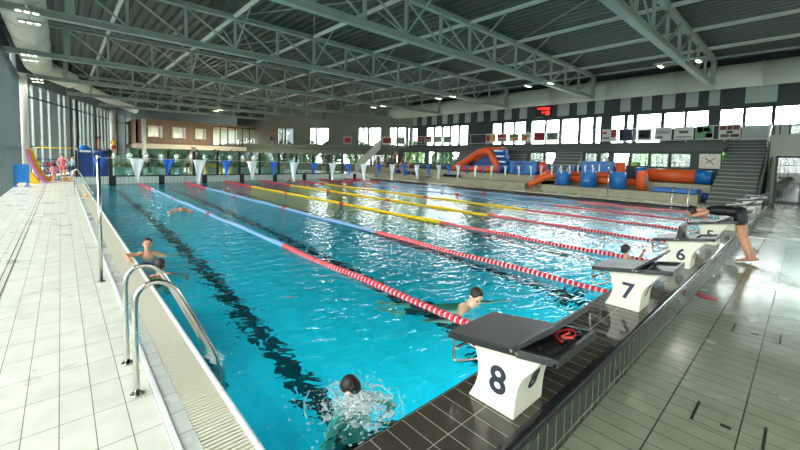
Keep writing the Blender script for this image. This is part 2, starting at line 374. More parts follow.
# lower wall under the upper gallery, with windows
LWIN = [(4.6,5.55),(5.65,6.6),(6.7,7.65),(7.75,8.7),(9.0,9.5),(9.7,10.5),(12.6,13.4),(13.5,14.6),(17.6,18.3),(18.4,19.3),(21.6,22.5),(22.6,23.5),(23.6,24.5),(24.6,25.5),(26,27),(27.1,28.1),(28.2,29.2),(30,31),(31.1,32.1)]
def lowz(a): return (1.75, 2.58) if a < 20 else (1.45, 2.6)
segs = []; prev = 3.24
for a, b in LWIN:
    segs.append((prev, a, .0, 2.75)); z0, z1 = lowz(a); segs += [(a, b, .0, z0), (a, b, z1, 2.75)]; prev = b
segs.append((prev, 34.4, .9, 2.75))
ywall('wall_gallery', 27, 27.2, segs, dark_green_wall)
for a, b in LWIN:
    z0, z1 = lowz(a); fr_ = MB(); t = .03
    fr_.box(26.97, 27.03, a, a+t, z0, z1); fr_.box(26.97, 27.03, b-t, b, z0, z1); fr_.box(26.97, 27.03, a, b, z0, z0+t); fr_.box(26.97, 27.03, a, b, z1-t, z1)
    window(fr_, MB().box(27.04, 27.05, a, b, z0, z1))
# upper gallery steps
m = MB(); e = MB()
for k in range(4):
    m.box(26.9+k*.75, 30.2, 3.23, 34.5, 2.7 if k else 2.72, 2.86+k*.16)
    e.box(26.89+k*.75, 26.94+k*.75, 3.23, 34.5, 2.83+k*.16, 2.865+k*.16)
up_g = struct('upper_gallery', m, mat('gallery_grey', (74, 82, 80), .6, var=.08, vscale=1.)); e.build('step_edge', mat('gallery_edge', (92, 100, 96), .6), up_g)
# low terraces
m = MB(); 
for a, b in ((3.55, 11.55), (12.75, 21.3), (22.8, 31.5)): m.box(23.0, 24.62, a, b, 0, .44)
m.box(23.6, 24.62, 11.5, 12.8, 0, .2); m.box(23.6, 24.62, 21.2, 22.9, 0, .2)
m.box(24.6, 27.0, 5.9, 34, 0, .93); m.box(24.6, 27, 3.3, 5.9, 0, .9)
struct('concrete_terrace', m, concrete)
# stair flights
def flight(y0, y1, x0, z0, x1, z1, n):
    mb = MB(); ee = MB()
    for k in range(n):
        x = x0+(x1-x0)*k/n; z = z0+(z1-z0)*(k+1)/n
        mb.box(x, x1+.3, y0, y1, z-(z1-z0)/n-.001 if k else .04, z)
        ee.box(x-.01, x+.03, y0, y1, z-.03, z+.004)
    s = struct('stair_flight', mb, step_concrete); ee.build('step_edge', step_edge, s)
flight(1.45, 3.22, 23.0, .04, 29.9, 3.45, 18)
flight(10.6, 12.4, 24.6, .44, 27.3, 2.86, 11)
flight(14.8, 17.2, 25.9, .93, 27.4, 2.86, 9)
flight(19.4, 21.4, 24.6, .44, 27.4, 2.86, 11)
# right end block with the glass doors
m = MB(); m.box(27.6, 30, -12, -3.2, .04, 3.6); m.box(27.6, 30, -3.2, 1.4, 2.5, 3.6); m.box(27.6, 30, 1.15, 1.42, .04, 2.5)
struct('wall_entrance', m, mat('entrance_white', (172, 178, 164), .6, var=.05))
fr_ = MB(); fr_.box(27.56, 27.66, 1.06, 1.15, .04, 2.5); fr_.box(27.56, 27.66, -3.2, 1.15, 2.4, 2.5)
for y in (.2, .1, -.9, -1.0, -2.1): fr_.box(27.56, 27.66, y-.04, y+.04, .04, 2.4)
fr_.box(27.58, 27.64, -3.2, 1.1, .04, .14); fr_.box(27.59, 27.63, -3.2, 1.1, 1.08, 1.14)
dr = struct('door_1', fr_, black_metal); MB().box(27.62, 27.63, -3.2, 1.1, .1, 2.4).build('pane', window_glass, dr)
# left facade: deep fins, columns and glass
m = MB(); g = MB()
y = -11.6
while y < 33.2:
    m.box(-2.1, -1.80, y, y+.06, .04, 6.35); g.box(-2.06, -2.02, y+.4, y+.45, .04, 6.3); y += .6
m.box(-2.2, -1.8, -12, 33.5, 6.3, 6.5)
g.box(-2.06, -2.0, -12, 33.5, 2.05, 2.12); g.box(-2.06, -2.0, -12, 33.5, .04, .14); g.box(-2.06, -2.0, -12, 33.5, 5.1, 5.16)
wl = struct('wall_left', m, fin_dark); g.build('mullion', black_metal, wl); MB().box(-2.04, -2.03, -12, 33.5, .05, 6.3).build('pane', facade_glass, wl)
MB().box(-2.4, -2.2, -12, 33.5, 6.3, 8.45).build('upper_wall', fin_dark, wl)
for i, yy in enumerate(TY[1:6]):
    if i < 3: continue
for i, (x, y_) in enumerate([(-1.72, 33.45), (4.25, 51.6)]):
    struct('column', MB().cyl((x, y_, .04), .26 if i == 0 else .33, 6.5, 20), mat('column_white', (232, 232, 222), .5))
# oblique facade
Q0 = Vector((-1.95, 33.6, 0)); Q1 = Vector((6.9, 60.6, 0)); dq = (Q1-Q0).normalized(); nq = Vector((-dq.y, dq.x, 0))
if nq.x > 0: nq = -nq
MQ = Matrix(((dq.x, nq.x, 0, Q0.x), (dq.y, nq.y, 0, Q0.y), (0, 0, 1, 0), (0, 0, 0, 1))); LQ = (Q1-Q0).length
m = MB(); g = MB(); k = 0; s = .9
gaps = [.45,1.6,2.9,4.1,5.9,6.9,8.9,10.2,11.0,12.2,13.3,15.0,16.1,17.2,18.3]
prev = 0.
for s in gaps:
    w_ = .62 if s < 5 else .6
    m.box(prev, s, 0, .12, .1, 6.3, MQ); prev = s+w_*.72
m.box(prev, LQ, 0, .12, .1, 6.3, MQ)
wo = struct('wall_far_left', m, fin_grey)
for s in (8.35, 9.75, 14.45, 21.9, 25.6): g.box(s-.12, s+.12, -.06, .1, .1, 6.3, MQ)
g.box(0, LQ, -.05, .0, 5.35, 5.45, MQ); g.box(0, LQ, -.05, .0, 2.1, 2.16, MQ)
g.build('mullion', black_metal, wo); MB().box(0, LQ, .13, .14, .1, 6.3, MQ).build('pane', facade_glass, wo)
MB().box(0, LQ, 0, .3, 6.3, 8.45, MQ).build('upper_wall', fin_dark, wo)
# rear wall of the hall: glazed facade behind the viewpoint
m = MB(); m.box(-2.4, 31, -12.3, -12, 6.6, 8.45); m.box(-2.4, 31, -12.3, -12, -.2, .5)
for k in range(17): m.box(-2.4+k*2.05, -1.0+k*2.05, -12.3, -12, .5, 6.6)
wb = struct('wall_back', m, fin_grey); MB().box(-2.4, 31, -12.1, -12.09, .5, 6.6).build('pane', facade_glass, wb)
m = MB(); m.box(-3, 34, 62, 62.3, -.2, 8.45); struct('wall_far', m, dark_green_wall)
# ground outside
m = MB()
for (a, b, c_, d_) in ((-150, -2.2, -150, 150), (30.2, 150, -150, 150), (-2.2, 30.2, -150, -12), (-2.2, 30.2, 62, 150)): m.add([(a, c_, -.35), (b, c_, -.35), (b, d_, -.35), (a, d_, -.35)], [(0, 1, 2, 3)])
struct('ground', m, mat('grass_ground', (128, 130, 122), .9, var=.2, vscale=.4))
# brown building volume inside the far end
BY = 48.
m = MB(); wz0, wz1 = 3.6, 4.8
BW = [(6.95, 7.95, 8.32), (9.25, 10.25, 10.55), (11.55, 12.4, 12.7)]
prev = 5.9
for a, b, c_ in BW: m.box(prev, a, BY, BY+.3, 2.85, 5.3); m.box(a, b, BY, BY+.3, 2.85, wz0); m.box(a, b, BY, BY+.3, wz1, 5.3); prev = b
m.box(prev, 13.4, BY, BY+.3, 2.85, 5.3); m.box(5.9, 6.1, BY, BY+6, 2.85, 5.3); m.box(5.9, 18.6, BY, BY+8, 5.25, 5.5)
bb = struct('brown_annex', m, brown_clad)
m = MB(); m.box(5.9, 17.2, BY-.5, BY+8, 2.35, 2.85); m.build('floor_slab', cream, bb)
for x in (8, 12, 16):  # added lamps, standing in for daylight behind the annex windows
    t = thing('annex_fill_lamp', 'added fill lamp inside the brown annex, %s' % {8: 'left', 12: 'middle', 16: 'right'}[x], 'lamp', (x, BY+3, 5.16)); MB().box(-.5, .5, -.3, .3, 0, .06).build('housing', white_plastic, t)
    ld = bpy.data.lights.new('annex_fill', 'AREA'); ld.shape = 'RECTANGLE'; ld.size = 1; ld.size_y = .6; ld.energy = 150; ld.color = (1, .99, .92); lo = bpy.data.objects.new('annex_fill', ld); C.objects.link(lo); lo.parent = t; lo.location = (0, 0, -.02)
MB().box(5.9, 18.6, BY+6, BY+6.3, 2.6, 5.3).build('inner_wall', mat('annex_inner', (216, 226, 214), .7), bb)
for a, b, c_ in BW:
    f = MB()
    for (p, q_, u, v) in ((a, a+.06, wz0, wz1), (b-.06, b, wz0, wz1), (a, b, wz0, wz0+.06), (a, b, wz1-.06, wz1)): f.box(p, q_, BY-.04, BY+.05, u, v)
    wn[0] += 1; w_ = struct('window_%d' % wn[0], f, white_plastic); MB().box(a, b, BY+.06, BY+.07, wz0, wz1).build('pane', window_glass, w_)
    MB().box(b+.08, c_, BY-.03, BY, wz0-.05, wz1+.02).build('shutter', white_plastic, w_)
f = MB(); x = 13.4
while x < 18.6: f.box(x-.05, x+.05, BY, BY+.1, 2.85, 5.25); x += .87
f.box(13.4, 18.6, BY, BY+.1, 5.15, 5.25); f.box(13.4, 18.6, BY, BY+.1, 2.85, 2.95)
wn[0] += 1; w_ = struct('window_%d' % wn[0], f, black_metal); MB().box(13.4, 18.6, BY+.04, BY+.05, 2.9, 5.2).build('pane', window_glass, w_)
struct('column', MB().cyl((6.55, BY-.4, .25), .2, 5.2, 16), mat('column_white', (0, 0, 0)))
# green inner wall under the annex
m = MB(); m.box(5.5, 18, BY+2, BY+2.2, .25, 2.4); struct('wall_annex_lower', m, mat('lower_green', (96, 140, 118), .6, var=.1))
# gallery terrace below the angled wall
m = MB(); m.box(0, LW, -3.2, .2, 2.7, 3.3, MA); m.box(0, LW, -3.2, -2.9, 2.2, 2.9, MA); struct('upper_gallery', m, mat('gallery_olive', (96, 104, 88), .6, var=.08))
m = MB()
prev = 0; s = .5
while s < LW-2: m.box(prev, s, -2.4, -2.2, .25, 2.75, MA); m.box(s, s+1.6, -2.4, -2.2, .25, 1.1, MA); m.box(s, s+1.6, -2.4, -2.2, 2.35, 2.75, MA); prev = s+1.6; s += 1.85
m.box(prev, LW, -2.4, -2.2, .25, 2.75, MA)
wg = struct('wall_far_lower', m, mat('far_lower', (88, 104, 92), .6, var=.1)); MB().box(.5, LW-.5, -2.31, -2.3, 1.1, 2.35, MA).build('pane', window_glass, wg)
# ------------------------------------------------------------------ light
w = bpy.data.worlds.new('sky'); sc.world = w; w.use_nodes = True
nt = w.node_tree; N = nt.nodes; L = nt.links; bg = N['Background']
tcw = N.new('ShaderNodeTexCoord'); sp = N.new('ShaderNodeSeparateXYZ'); L.new(tcw.outputs['Generated'], sp.inputs[0])
cr = N.new('ShaderNodeValToRGB'); cr.color_ramp.elements[0].position = .45; cr.color_ramp.elements[0].color = (.75, .8, .8, 1); cr.color_ramp.elements[1].position = .7; cr.color_ramp.elements[1].color = (.96, 1, 1, 1)
mrw = N.new('ShaderNodeMapRange'); mrw.inputs['From Min'].default_value = -1; L.new(sp.outputs['Z'], mrw.inputs['Value']); L.new(mrw.outputs[0], cr.inputs[0]); L.new(cr.outputs[0], bg.inputs[0])
bg.inputs[1].default_value = 19
def portal(loc, rot, sx, sy):
    l = bpy.data.lights.new('portal', 'AREA'); l.shape = 'RECTANGLE'; l.size = sx; l.size_y = sy; l.cycles.is_portal = True
    o = bpy.data.objects.new('portal', l); C.objects.link(o); o.location = loc; o.rotation_euler = rot
portal((-2.5, 11, 3.2), (0, -PI/2, 0), 6.4, 45)      # left facade
portal((14, -12.4, 3.5), (PI/2, 0, 0), 33, 6.2)
portal((30.3, 10, 4.4), (0, PI/2, 0), 2.2, 42)
v = ((Q0+Q1)/2 + nq*.4); portal((v.x, v.y, 3.2), (PI/2, 0, math.atan2(dq.y, dq.x)+PI), LQ, 6.3)
v = ((P0+P1)/2 - nv*.4); portal((v.x, v.y, 4.4), (PI/2, 0, math.atan2(dv.y, dv.x)), LW, 2.2)
# unseen lamps added under water in the pool walls to brighten the water
def pool_fill_lamp(x, y, rz, W_, lab):
    t = thing('pool_fill_lamp', lab, 'lamp', (x, y, -.8), rz, 'added underwater fill lamps')
    MB().cyl((0, 0, 0), .16, .03, 20, 'Y').build('housing', chrome, t); MB().cyl((0, .03, 0), .12, .012, 20, 'Y').build('lens', mat('pool_fill_lens', (190, 235, 255), .3, emit=3), t)
    ld = bpy.data.lights.new('pool_fill_beam', 'AREA'); ld.shape = 'DISK'; ld.size = .3; ld.energy = W_; ld.color = (.8, .96, 1)
    lo = bpy.data.objects.new('pool_fill_beam', ld); C.objects.link(lo); lo.parent = t; lo.location = (0, .06, 0); lo.rotation_euler = (PI/2, 0, 0)
for k in range(8): pool_fill_lamp(WX0+.005, 4.5+3.0*k, -PI/2, 10, 'added unseen underwater fill lamp in the left pool wall')
for k in range(8): pool_fill_lamp(lanes[k]+(1.25 if k < 7 else .6), WY0+.005, 0, 30, 'added unseen underwater fill lamp in the pool wall below the starting blocks')
# floodlights on the trusses
LAMP_W = 55
lamp_mat = mat('lamp_glow', (255, 248, 214), .3, emit=5.)
def floodlight(name_label, x, y, z=6.35, E_=300):
    t = thing('floodlight', name_label, 'lamp', (x, y, z), 0, 'floodlights on the roof trusses')
    hs_ = MB().box(-.3, .3, -.12, .12, .0, .07).build('housing', steel_paint, t)
    MB().box(-.03, .03, -.03, .03, .07, .16).build('bracket', black_metal, t)
    ld = bpy.data.lights.new('floodlight_beam', 'AREA'); ld.shape = 'RECTANGLE'; ld.size = .55; ld.size_y = .2; ld.energy = E_; ld.color = (1, .97, .9); ld.spread = 2.6
    lo = bpy.data.objects.new('floodlight_beam', ld); C.objects.link(lo); lo.parent = t; lo.location = (0, 0, -.03)
    for k in (-1, 0, 1): MB().box(k*.2-.06, k*.2+.06, -.06, .06, -.015, .0).build('lamp', lamp_mat, hs_)
    return t
fl = None
spots = [(20.2, 4.1, 'nearest truss at the right'), (20.6, 17.9, 'third truss at the right'), (20.6, 10.8, 'second truss at the right'), (-.7, 17.9, 'third truss above the left deck'), (-1., 25.6, 'fourth truss above the left deck'), (-1., 33.6, 'fifth truss by the white column'), (12, 41, 'sixth truss over the far hall'), (20.6, 25.6, 'fourth truss at the right')]
for x, yy, lb in spots:
    for s, sd in ((-1, 'nearer'), (1, 'farther')):
        floodlight('triple floodlight head, %s of the pair on %s' % (sd, lb), x, yy+s*.68, E_=LAMP_W*(.12 if x < 0 else 9 if yy > 40 else 1))
m = MB()
for x, yy, lb in spots: m.box(x-.03, x+.03, yy-.95, yy+.95, 6.45, 6.52)
struct('lamp_rails', m, steel_bright)
# view
sc.view_settings.view_transform = 'Standard'; sc.view_settings.look = 'None'; sc.view_settings.gamma = 1; sc.view_settings.use_curve_mapping = False
sc.view_settings.exposure = .56
cy = sc.cycles; cy.use_denoising = True; cy.caustics_refractive = True; cy.caustics_reflective = False
cy.max_bounces = 8; cy.diffuse_bounces = 4; cy.glossy_bounces = 4; cy.transmission_bounces = 6; cy.transparent_max_bounces = 12; cy.sample_clamp_indirect = 8; cy.blur_glossy = .2
# ------------------------------------------------------------------ lane ropes
red_b = mat('float_red', (226, 24, 56), .3); wh_b = mat('float_white', (238, 226, 224), .3)
yel_b = mat('float_yellow', (255, 226, 14), .35); blu_b = mat('float_blue', (132, 184, 226), .35)
def discs(mb, x, y0, y1, r=.054, pitch=.085, w=.052, n=10):
    y = y0
    while y < y1-w:
        z = .012+.012*math.sin(y*2.3+x); xx = x+.02*math.sin(y*1.1+x*3)
        mb.cyl((xx, y, z), r, w, n, 'Y'); y += pitch
rope_desc = ['red and pale blue lane rope, nearest, ending beside starting block 7', 'red and pale blue lane rope, second nearest, ending by block 6',
 'lane rope with yellow middle, nearest of the yellow ones', 'lane rope with yellow middle, second of the yellow ones', 'lane rope with yellow middle, furthest of the yellow ones',
 'red and pale blue lane rope beyond the yellow ones, second from the ladder side', 'red and pale blue lane rope closest to the terrace side of the pool']
rope_desc[0] = 'red and pale blue lane rope, nearest, between the two closest starting blocks 8 and 7'
rope_desc[1] = 'red and pale blue lane rope, second nearest, between starting blocks 7 and 6'
for i in range(7):
    x = 3.47+2.502*i; mid = yel_b if i in (2, 3, 4) else blu_b
    t = thing('lane_rope', rope_desc[i], 'lane rope', (x, 1.6, 0), 0, 'lane ropes')
    cb = MB(); cb.tube([(x, 1.567, .16), (x, 1.75, .05), (x, 2.0, .02)] + [(x+.02*math.sin(y*1.1+x*3), y, .012) for y in [k*1. for k in range(3, 27)]] + [(x, 27.5, .02), (x, 27.79, .12)], .008, 6)
    world_part(t, 'cable', cb, chrome)
    def sect(nm, y0, y1, m_): q = MB(); discs(q, x, y0, y1); world_part(t, nm, q, m_)
    yA, yB = 7.4, 22.6
    q = MB(); discs(q, x, 1.82, yA); q.cur = 1; discs(q, x, 1.82+.053, yA-.02, .046, .085, .031); world_part(t, 'red_floats', q, [red_b, wh_b])
    pts = [yA, 12.7, 12.95, 17.8, 18.05, yB]
    for a, b in ((pts[0], pts[1]), (pts[2], pts[3]), (pts[4], pts[5])): q = MB(); discs(q, x, a, b, .054, .085, .07); world_part(t, 'yellow_floats' if mid is yel_b else 'blue_floats', q, mid)
    for a, b in ((pts[1], pts[2]), (pts[3], pts[4])): q = MB(); discs(q, x, a, b, .054, .085, .07); world_part(t, 'marker_float', q, red_b)
    q = MB(); discs(q, x, yB, 27.5, .054, .085, .07); world_part(t, 'red_floats', q, red_b)
# ------------------------------------------------------------------ starting blocks
blk_white = mat('block_white', (222, 220, 202), .4, var=.03); blk_black = mat('block_plate', (27, 28, 30), .28, var=.15, vscale=12, bump=.25, bscale=160)
ink = mat('number_ink', (38, 40, 60), .5)
rail_grey = mat('rail_grey', (50, 52, 54), .35)
def digit(ch, size, parent, Mx, m_=ink, name='number'):
    cu = bpy.data.curves.new('number_text', 'FONT'); cu.body = ch; cu.size = size; cu.extrude = .0015; cu.offset = size*.022; cu.align_x = 'CENTER'; cu.align_y = 'CENTER'
    o = bpy.data.objects.new('tmp', cu); C.objects.link(o)
    dg = bpy.context.evaluated_depsgraph_get(); dg.update()
    me = bpy.data.meshes.new_from_object(o.evaluated_get(dg)); bpy.data.objects.remove(o)
    me.transform(Mx); me.materials.clear(); me.materials.append(m_)
    r = bpy.data.objects.new(name, me); C.objects.link(r); r.parent = parent
    return r
def rotm(xa, ya, loc):
    xa = Vector(xa).normalized(); ya = Vector(ya).normalized(); za = xa.cross(ya)
    return Matrix(((xa.x, ya.x, za.x, loc[0]), (xa.y, ya.y, za.y, loc[1]), (xa.z, ya.z, za.z, loc[2]), (0, 0, 0, 1)))
def ztop(y): return .765+(1.593-y)*.16-.36      # plate top over platform, y in world metres
def lerpc(pts, n=6):
    out = []
    for i in range(len(pts)-1):
        p0 = pts[max(i-1, 0)]; p1 = pts[i]; p2 = pts[i+1]; p3 = pts[min(i+2, len(pts)-1)]
        for k in range(n):
            t = k/n
            out.append(tuple(.5*((2*b)+(-a+c)*t+(2*a-5*b+4*c-d)*t*t+(-a+3*b-3*c+d)*t**3) for a, b, c, d in zip(p0, p1, p2, p3)))
    return out+[tuple(pts[-1])]
def start_block(x, num, wedge=(1.10, .885, .2), label=''):
    t = thing('starting_block', label, 'starting block', (x, 1.25, .36), 0, 'numbered starting blocks')
    Y = 1.25
    fr_ = lerpc([(1.455, 0), (1.40, .12), (1.385, .24), (1.43, ztop(1.43)-.045)])
    bk = lerpc([(.93, ztop(.93)-.045), (1.015, .345), (1.072, .27), (1.105, .17), (1.118, 0)])
    poly = [(y-Y, z) for y, z in fr_+bk]
    ped = MB().prism(poly, 'X', -.22, .14).build('pedestal', blk_white, t, bevel=.006)
    T = lambda y, dz=0: (y-Y, ztop(y)+dz)
    MB().prism([T(1.593), T(1.07), T(1.07, -.045), T(1.593, -.045)], 'X', -.29, .25).build('top_plate', blk_black, t, bevel=.006)
    m = MB(); m.prism([T(1.075, -.022), T(.84, -.022), T(.84, -.045), T(1.075, -.045)], 'X', -.29, .25)
    m.prism([T(1.075), T(.84), T(.84, -.045), T(1.075, -.045)], 'X', -.29, -.262); m.prism([T(1.075), T(.84), T(.84, -.045), T(1.075, -.045)], 'X', .222, .25)
    m.prism([T(.862), T(.835), T(.835, -.05), T(.862, -.05)], 'X', -.29, .25)
    m.build('rear_tray', rail_grey, t, bevel=.003)
    w0, w1, h = wedge
    fr2 = MB().prism([(w0-Y, ztop(w0)+.004), (w1-Y, ztop(w0)+h), (w1-Y-.018, ztop(w0)+h-.022), (w0-Y-.03, ztop(w0)-.0)], 'X', -.28, .24).build('foot_rest', blk_black, t, bevel=.004)
    for dy in (.03, .065): MB().cyl((-.292, w0-Y+.06-dy*1.0-.02, ztop(w0)-.018), .009, .006, 12, 'X').build('bolt', chrome, fr2)
    for xx in (-.2, .12):
        m = MB(); m.tube(lerpc([(xx, 1.39-Y, .33), (xx, 1.56-Y, .345), (xx, 1.60-Y, .32), (xx, 1.605-Y, .2), (xx, 1.57-Y, .175), (xx, 1.39-Y, .27)], 5), .011, 10); m.build('grip_bar', chrome, t)
    MB().tube([(-.2, 1.605-Y, .25), (.12, 1.605-Y, .25)], .011, 10).build('grip_bar', chrome, t)
    digit(num, .245, ped, rotm((0, -1, 0), (0, -.02, 1), (-.2225, 1.235-Y, .195)))
    digit(num, .2, ped, rotm((1, 0, 0), (0, -.3, 1), (-.03, 1.092-Y, .2)))
    return t
bl = ['nearest starting block with number 8 and red goggles on its tray', 'starting block with number 7 and sloped foot rest', 'starting block with number 6 in front of the bending swimmer', 'starting block with number 5 that the swimmer in black leans on', 'white starting block 4 just behind the leaning swimmer', 'white starting block 3 beyond the leaning swimmer', 'white starting block 2, second from the stair end', 'white starting block 1 at the stair end of the platform']
for k in range(8):
    wd = (1.10, .885, .2) if k < 1 else (1.17, .98, .17) if k < 2 else ((1.3, 1.27, .2) if k == 2 else (1.15, .93, .12))
    start_block(lanes[k]+.0, str(8-k), wd, bl[k])
# goggles on block 8
gx, gy = lanes[0], .96
g = thing('swim_goggles', 'black swim goggles with red strap lying on the tray of starting block 8', 'goggles', (gx+.08, gy, .855))
zt = lambda y: ztop(y)+.36-.022
strap = mat('strap_red', (236, 40, 66), .4)
world_part(g, 'strap', MB().tube(lerpc([(gx-.02, .93, zt(.93)+.015), (gx+.03, .99, zt(.99)+.02), (gx+.1, 1.0, zt(1.0)+.03), (gx+.16, .95, zt(.95)+.03), (gx+.12, .91, zt(.91)+.02), (gx+.05, .93, zt(.93)+.02)], 6), .007, 6), strap)
world_part(g, 'strap', MB().tube(lerpc([(gx+.06, .9, zt(.9)+.02), (gx+.02, .95, zt(.95)+.03), (gx+.1, .94, zt(.94)+.035), (gx+.18, .98, zt(.98)+.02)], 6), .006, 6), mat('strap_orange', (250, 90, 60), .4))
for dx, dy in ((.14, .9), (.19, .93)): world_part(g, 'lens', MB().ell((gx+dx, dy, zt(dy)+.018), (.026, .018, .014)), mat('goggle_lens', (25, 25, 32), .1))
cloth = mat('black_cloth', (16, 17, 20), .7, bump=.4)
m = MB()
for k, (dx, yy, rx, ry) in enumerate([(-.14, .92, .08, .035), (-.07, .96, .07, .04), (-.12, 1.0, .06, .03), (.0, .9, .06, .025)]): m.ell((gx+dx, yy, zt(yy)+.008), (rx, ry, .014))
tag(m.build('cloth_bundle', cloth), 'crumpled wet black cloth on the tray of block 8 beside the goggles', 'cloth')
# red marker lying on the right deck
m = MB(); p = [(6.90, .995), (6.98, .975), (6.93, .90), (6.90, .82), (6.86, .75), (6.75, .80), (6.75, .93), (6.82, .985)]
m.prism(p, 'Z', .0415, .052); tag(m.build('swim_fin_strap', mat('strip_red', (176, 12, 30), .35)), 'flat red rubber strip lying on the grey deck beside the platform', 'rubber strip')
# deck hatches
slot = mat('slot_black', (16, 18, 16), .6)
hm = mat('hatch_frame', (96, 104, 92), .5)
for k, (x0, x1) in enumerate([(3.44, 3.76), (5.66, 6.0)]):
    t = thing('deck_hatch', ['flush deck hatch with two black slots, nearer the front', 'flush deck hatch with two black slots, further along the deck'][k], 'hatch', ((x0+x1)/2, .28, .041), 0, 'flush hatches in the right deck')
    for y in (.09, .475): world_part(t, 'slot', MB().box(x0, x1, y-.009, y+.009, .0405, .0425), slot)
    for x in (x0+.0, x1): world_part(t, 'seam', MB().box(x-.003, x+.003, .09, .475, .0405, .042), hm)
    world_part(t, 'handle_recess', MB().box((x0+x1)/2-.02-.06, (x0+x1)/2+.02-.06, .26, .32, .0405, .0425), slot)
m = MB()
x = .6                                                   # thin plank joints are part of the tiles; a drain cover beyond
# ------------------------------------------------------------------ ladders, poles, flags
def handrails(name_label, y0, y1, X_in, pts, foot, xside=1, steps=True, r=.021):
    t = thing('pool_ladder', name_label, 'pool ladder', (X_in, (y0+y1)/2, .04), 0, 'stainless steel pool ladders')
    for y in (y0, y1):
        world_part(t, 'handrail', MB().tube([(x, y, z) for x, z in pts], r, 12), chrome)
        world_part(t, 'flange', MB().cyl((foot, y, .041), .045, .012, 16), chrome)
    if steps:
        for z in (-.35, -.65): world_part(t, 'step', MB().box(min(pts[-1][0], pts[-2][0])-.0, pts[-1][0]+.06, y0, y1, z, z+.03), chrome)
    return t
near_pts = lerpc([(.395, .05), (.392, .5), (.395, .78), (.43, .875), (.50, .915), (.58, .905), (.65, .845), (.71, .74), (.85, .43), (.99, .1), (1.03, -.1), (1.03, -.8)], 5)
handrails('near pool ladder with two curved chrome handrails on the left edge', 3.44, 4.02, .395, near_pts, .395)
far_pts = lerpc([(.40, .05), (.38, .6), (.37, 1.0), (.45, 1.09), (.55, 1.05), (.85, .38), (1.0, .0), (1.03, -.7)], 5)
handrails('far pool ladder on the left edge near the blue play tower', 21.3, 21.9, .38, far_pts, .40)
r_pts = lerpc([(21.3, .05), (21.25, .7), (21.1, .9), (20.95, .85), (20.8, .3), (20.8, -.7)], 5)
handrails('pool ladder on the terrace side at the end near the starting blocks', 3.56, 4.16, 21.2, r_pts, 21.3)
def pole(x, y, h, label):
    t = thing('flag_pole', label, 'pole', (x, y, .04), 0, 'poles carrying the backstroke flags')
    MB().tube([(0, 0, 0), (0, 0, h)], .023, 12).build('pole', chrome, t); MB().cyl((0, 0, 0), .05, .012, 16).build('base', chrome, t)
    MB().ell((0, 0, h), .03).build('cap', chrome, t)
pole(.39, 6.84, 1.82, 'tall chrome flag pole standing on the left deck'); pole(21.15, 7.0, 1.85, 'tall pale flag pole on the terrace side of the pool')
for k, (y, h) in enumerate(((9.8, .85), (19.9, 1.1))):
    t = thing('rail_post', ['short steel post on the terrace side by the blue drums', 'short steel post on the terrace side by the dark bags'][k], 'post', (21.05, y, .04), 0)
    MB().tube([(0, 0, 0), (0, 0, h)], .02, 10).build('post', chrome, t); MB().cyl((0, 0, 0), .045, .012, 12).build('base', chrome, t)
fl = thing('flag_line', 'line of blue and white backstroke pennants strung across the pool', 'flag line', (10.7, 6.9, 1.8))
def lz(x): return 1.85-.09*math.sin(PI*(x-.39)/20.76)
def ly(x): return 6.84+.16*(x-.39)/20.76
world_part(fl, 'cord', MB().tube([(.39+20.76*k/40, ly(.39+20.76*k/40), lz(.39+20.76*k/40)) for k in range(41)], .0025, 5), steel_bright)
pw = mat('pennant_white', (236, 238, 240), .7); pb = mat('pennant_blue', (34, 100, 204), .6)
for k in range(47):
    x = .42+.43*k+.02*random.uniform(-1, 1); white = k % 2 == 1
    h = random.uniform(.33, .42) if white else random.uniform(.24, .3); wd = .17 if white else .165; z0 = lz(x); yy = ly(x); ph = random.uniform(0, 6); sw = random.uniform(-.03, .03)
    v = []; n = 7
    for i in range(n+1):
        t_ = i/n; ww = wd*(1-t_)**1.25+ (.022 if white else .004)
        for j in range(5):
            u = j/4-.5
            v.append((x+u*ww+sw*t_, yy+.03*math.sin(ph+u*7+t_*3)*(.4+t_*.6), z0-h*t_))
    f = [(i*5+j, i*5+j+1, (i+1)*5+j+1, (i+1)*5+j) for i in range(n) for j in range(4)]
    o = world_part(fl, 'pennant', MB().add(v, f, True), pw if white else pb)
    so = o.modifiers.new('solid', 'SOLIDIFY'); so.thickness = .003
# ------------------------------------------------------------------ ducts
t = thing('air_duct', 'large white round air duct running along the right wall under the roof', 'air duct', (29.25, 15, 7.15), 0)
for k in range(11):
    y0 = -10+4*k
    world_part(t, 'duct_section', MB().cyl((29.2, y0, 7.15), .68, 3.97, 28, 'Y'), duct_white)
    world_part(t, 'seam_ring', MB().cyl((29.2, y0-.04, 7.15), .71, .06, 28, 'Y'), duct_white)
d2 = [(29.2, 34.0, 7.15), (27.5, 37.5, 7.15), (20.5, 50, 7.0)]
world_part(t, 'duct_section', MB().tube(d2, .62, 24), duct_white)
t = thing('air_duct', 'large white round air duct hanging above the left deck and bending right', 'air duct', (-1.0, 20, 7.35), 0)
world_part(t, 'duct_section', MB().tube([(-.95, -10, 7.4), (-.95, 33.0, 7.4)], .68, 28), duct_white)
for y in range(-9, 33, 3): world_part(t, 'seam_ring', MB().cyl((-.95, y, 7.4), .7, .05, 28, 'Y'), duct_white)
world_part(t, 'duct_elbow', MB().tube(lerpc([(-.95, 32.5, 7.4), (-.85, 34.2, 7.35), (-.3, 35.8, 7.3), (.6, 38.0, 7.25)], 5), .6, 24), duct_white)
world_part(t, 'duct_branch', MB().tube([(.5, 37.6, 7.25), (2.2, 43.5, 7.2), (4.6, 51, 7.2), (7.0, 57.5, 7.2)], .42, 20), duct_white)
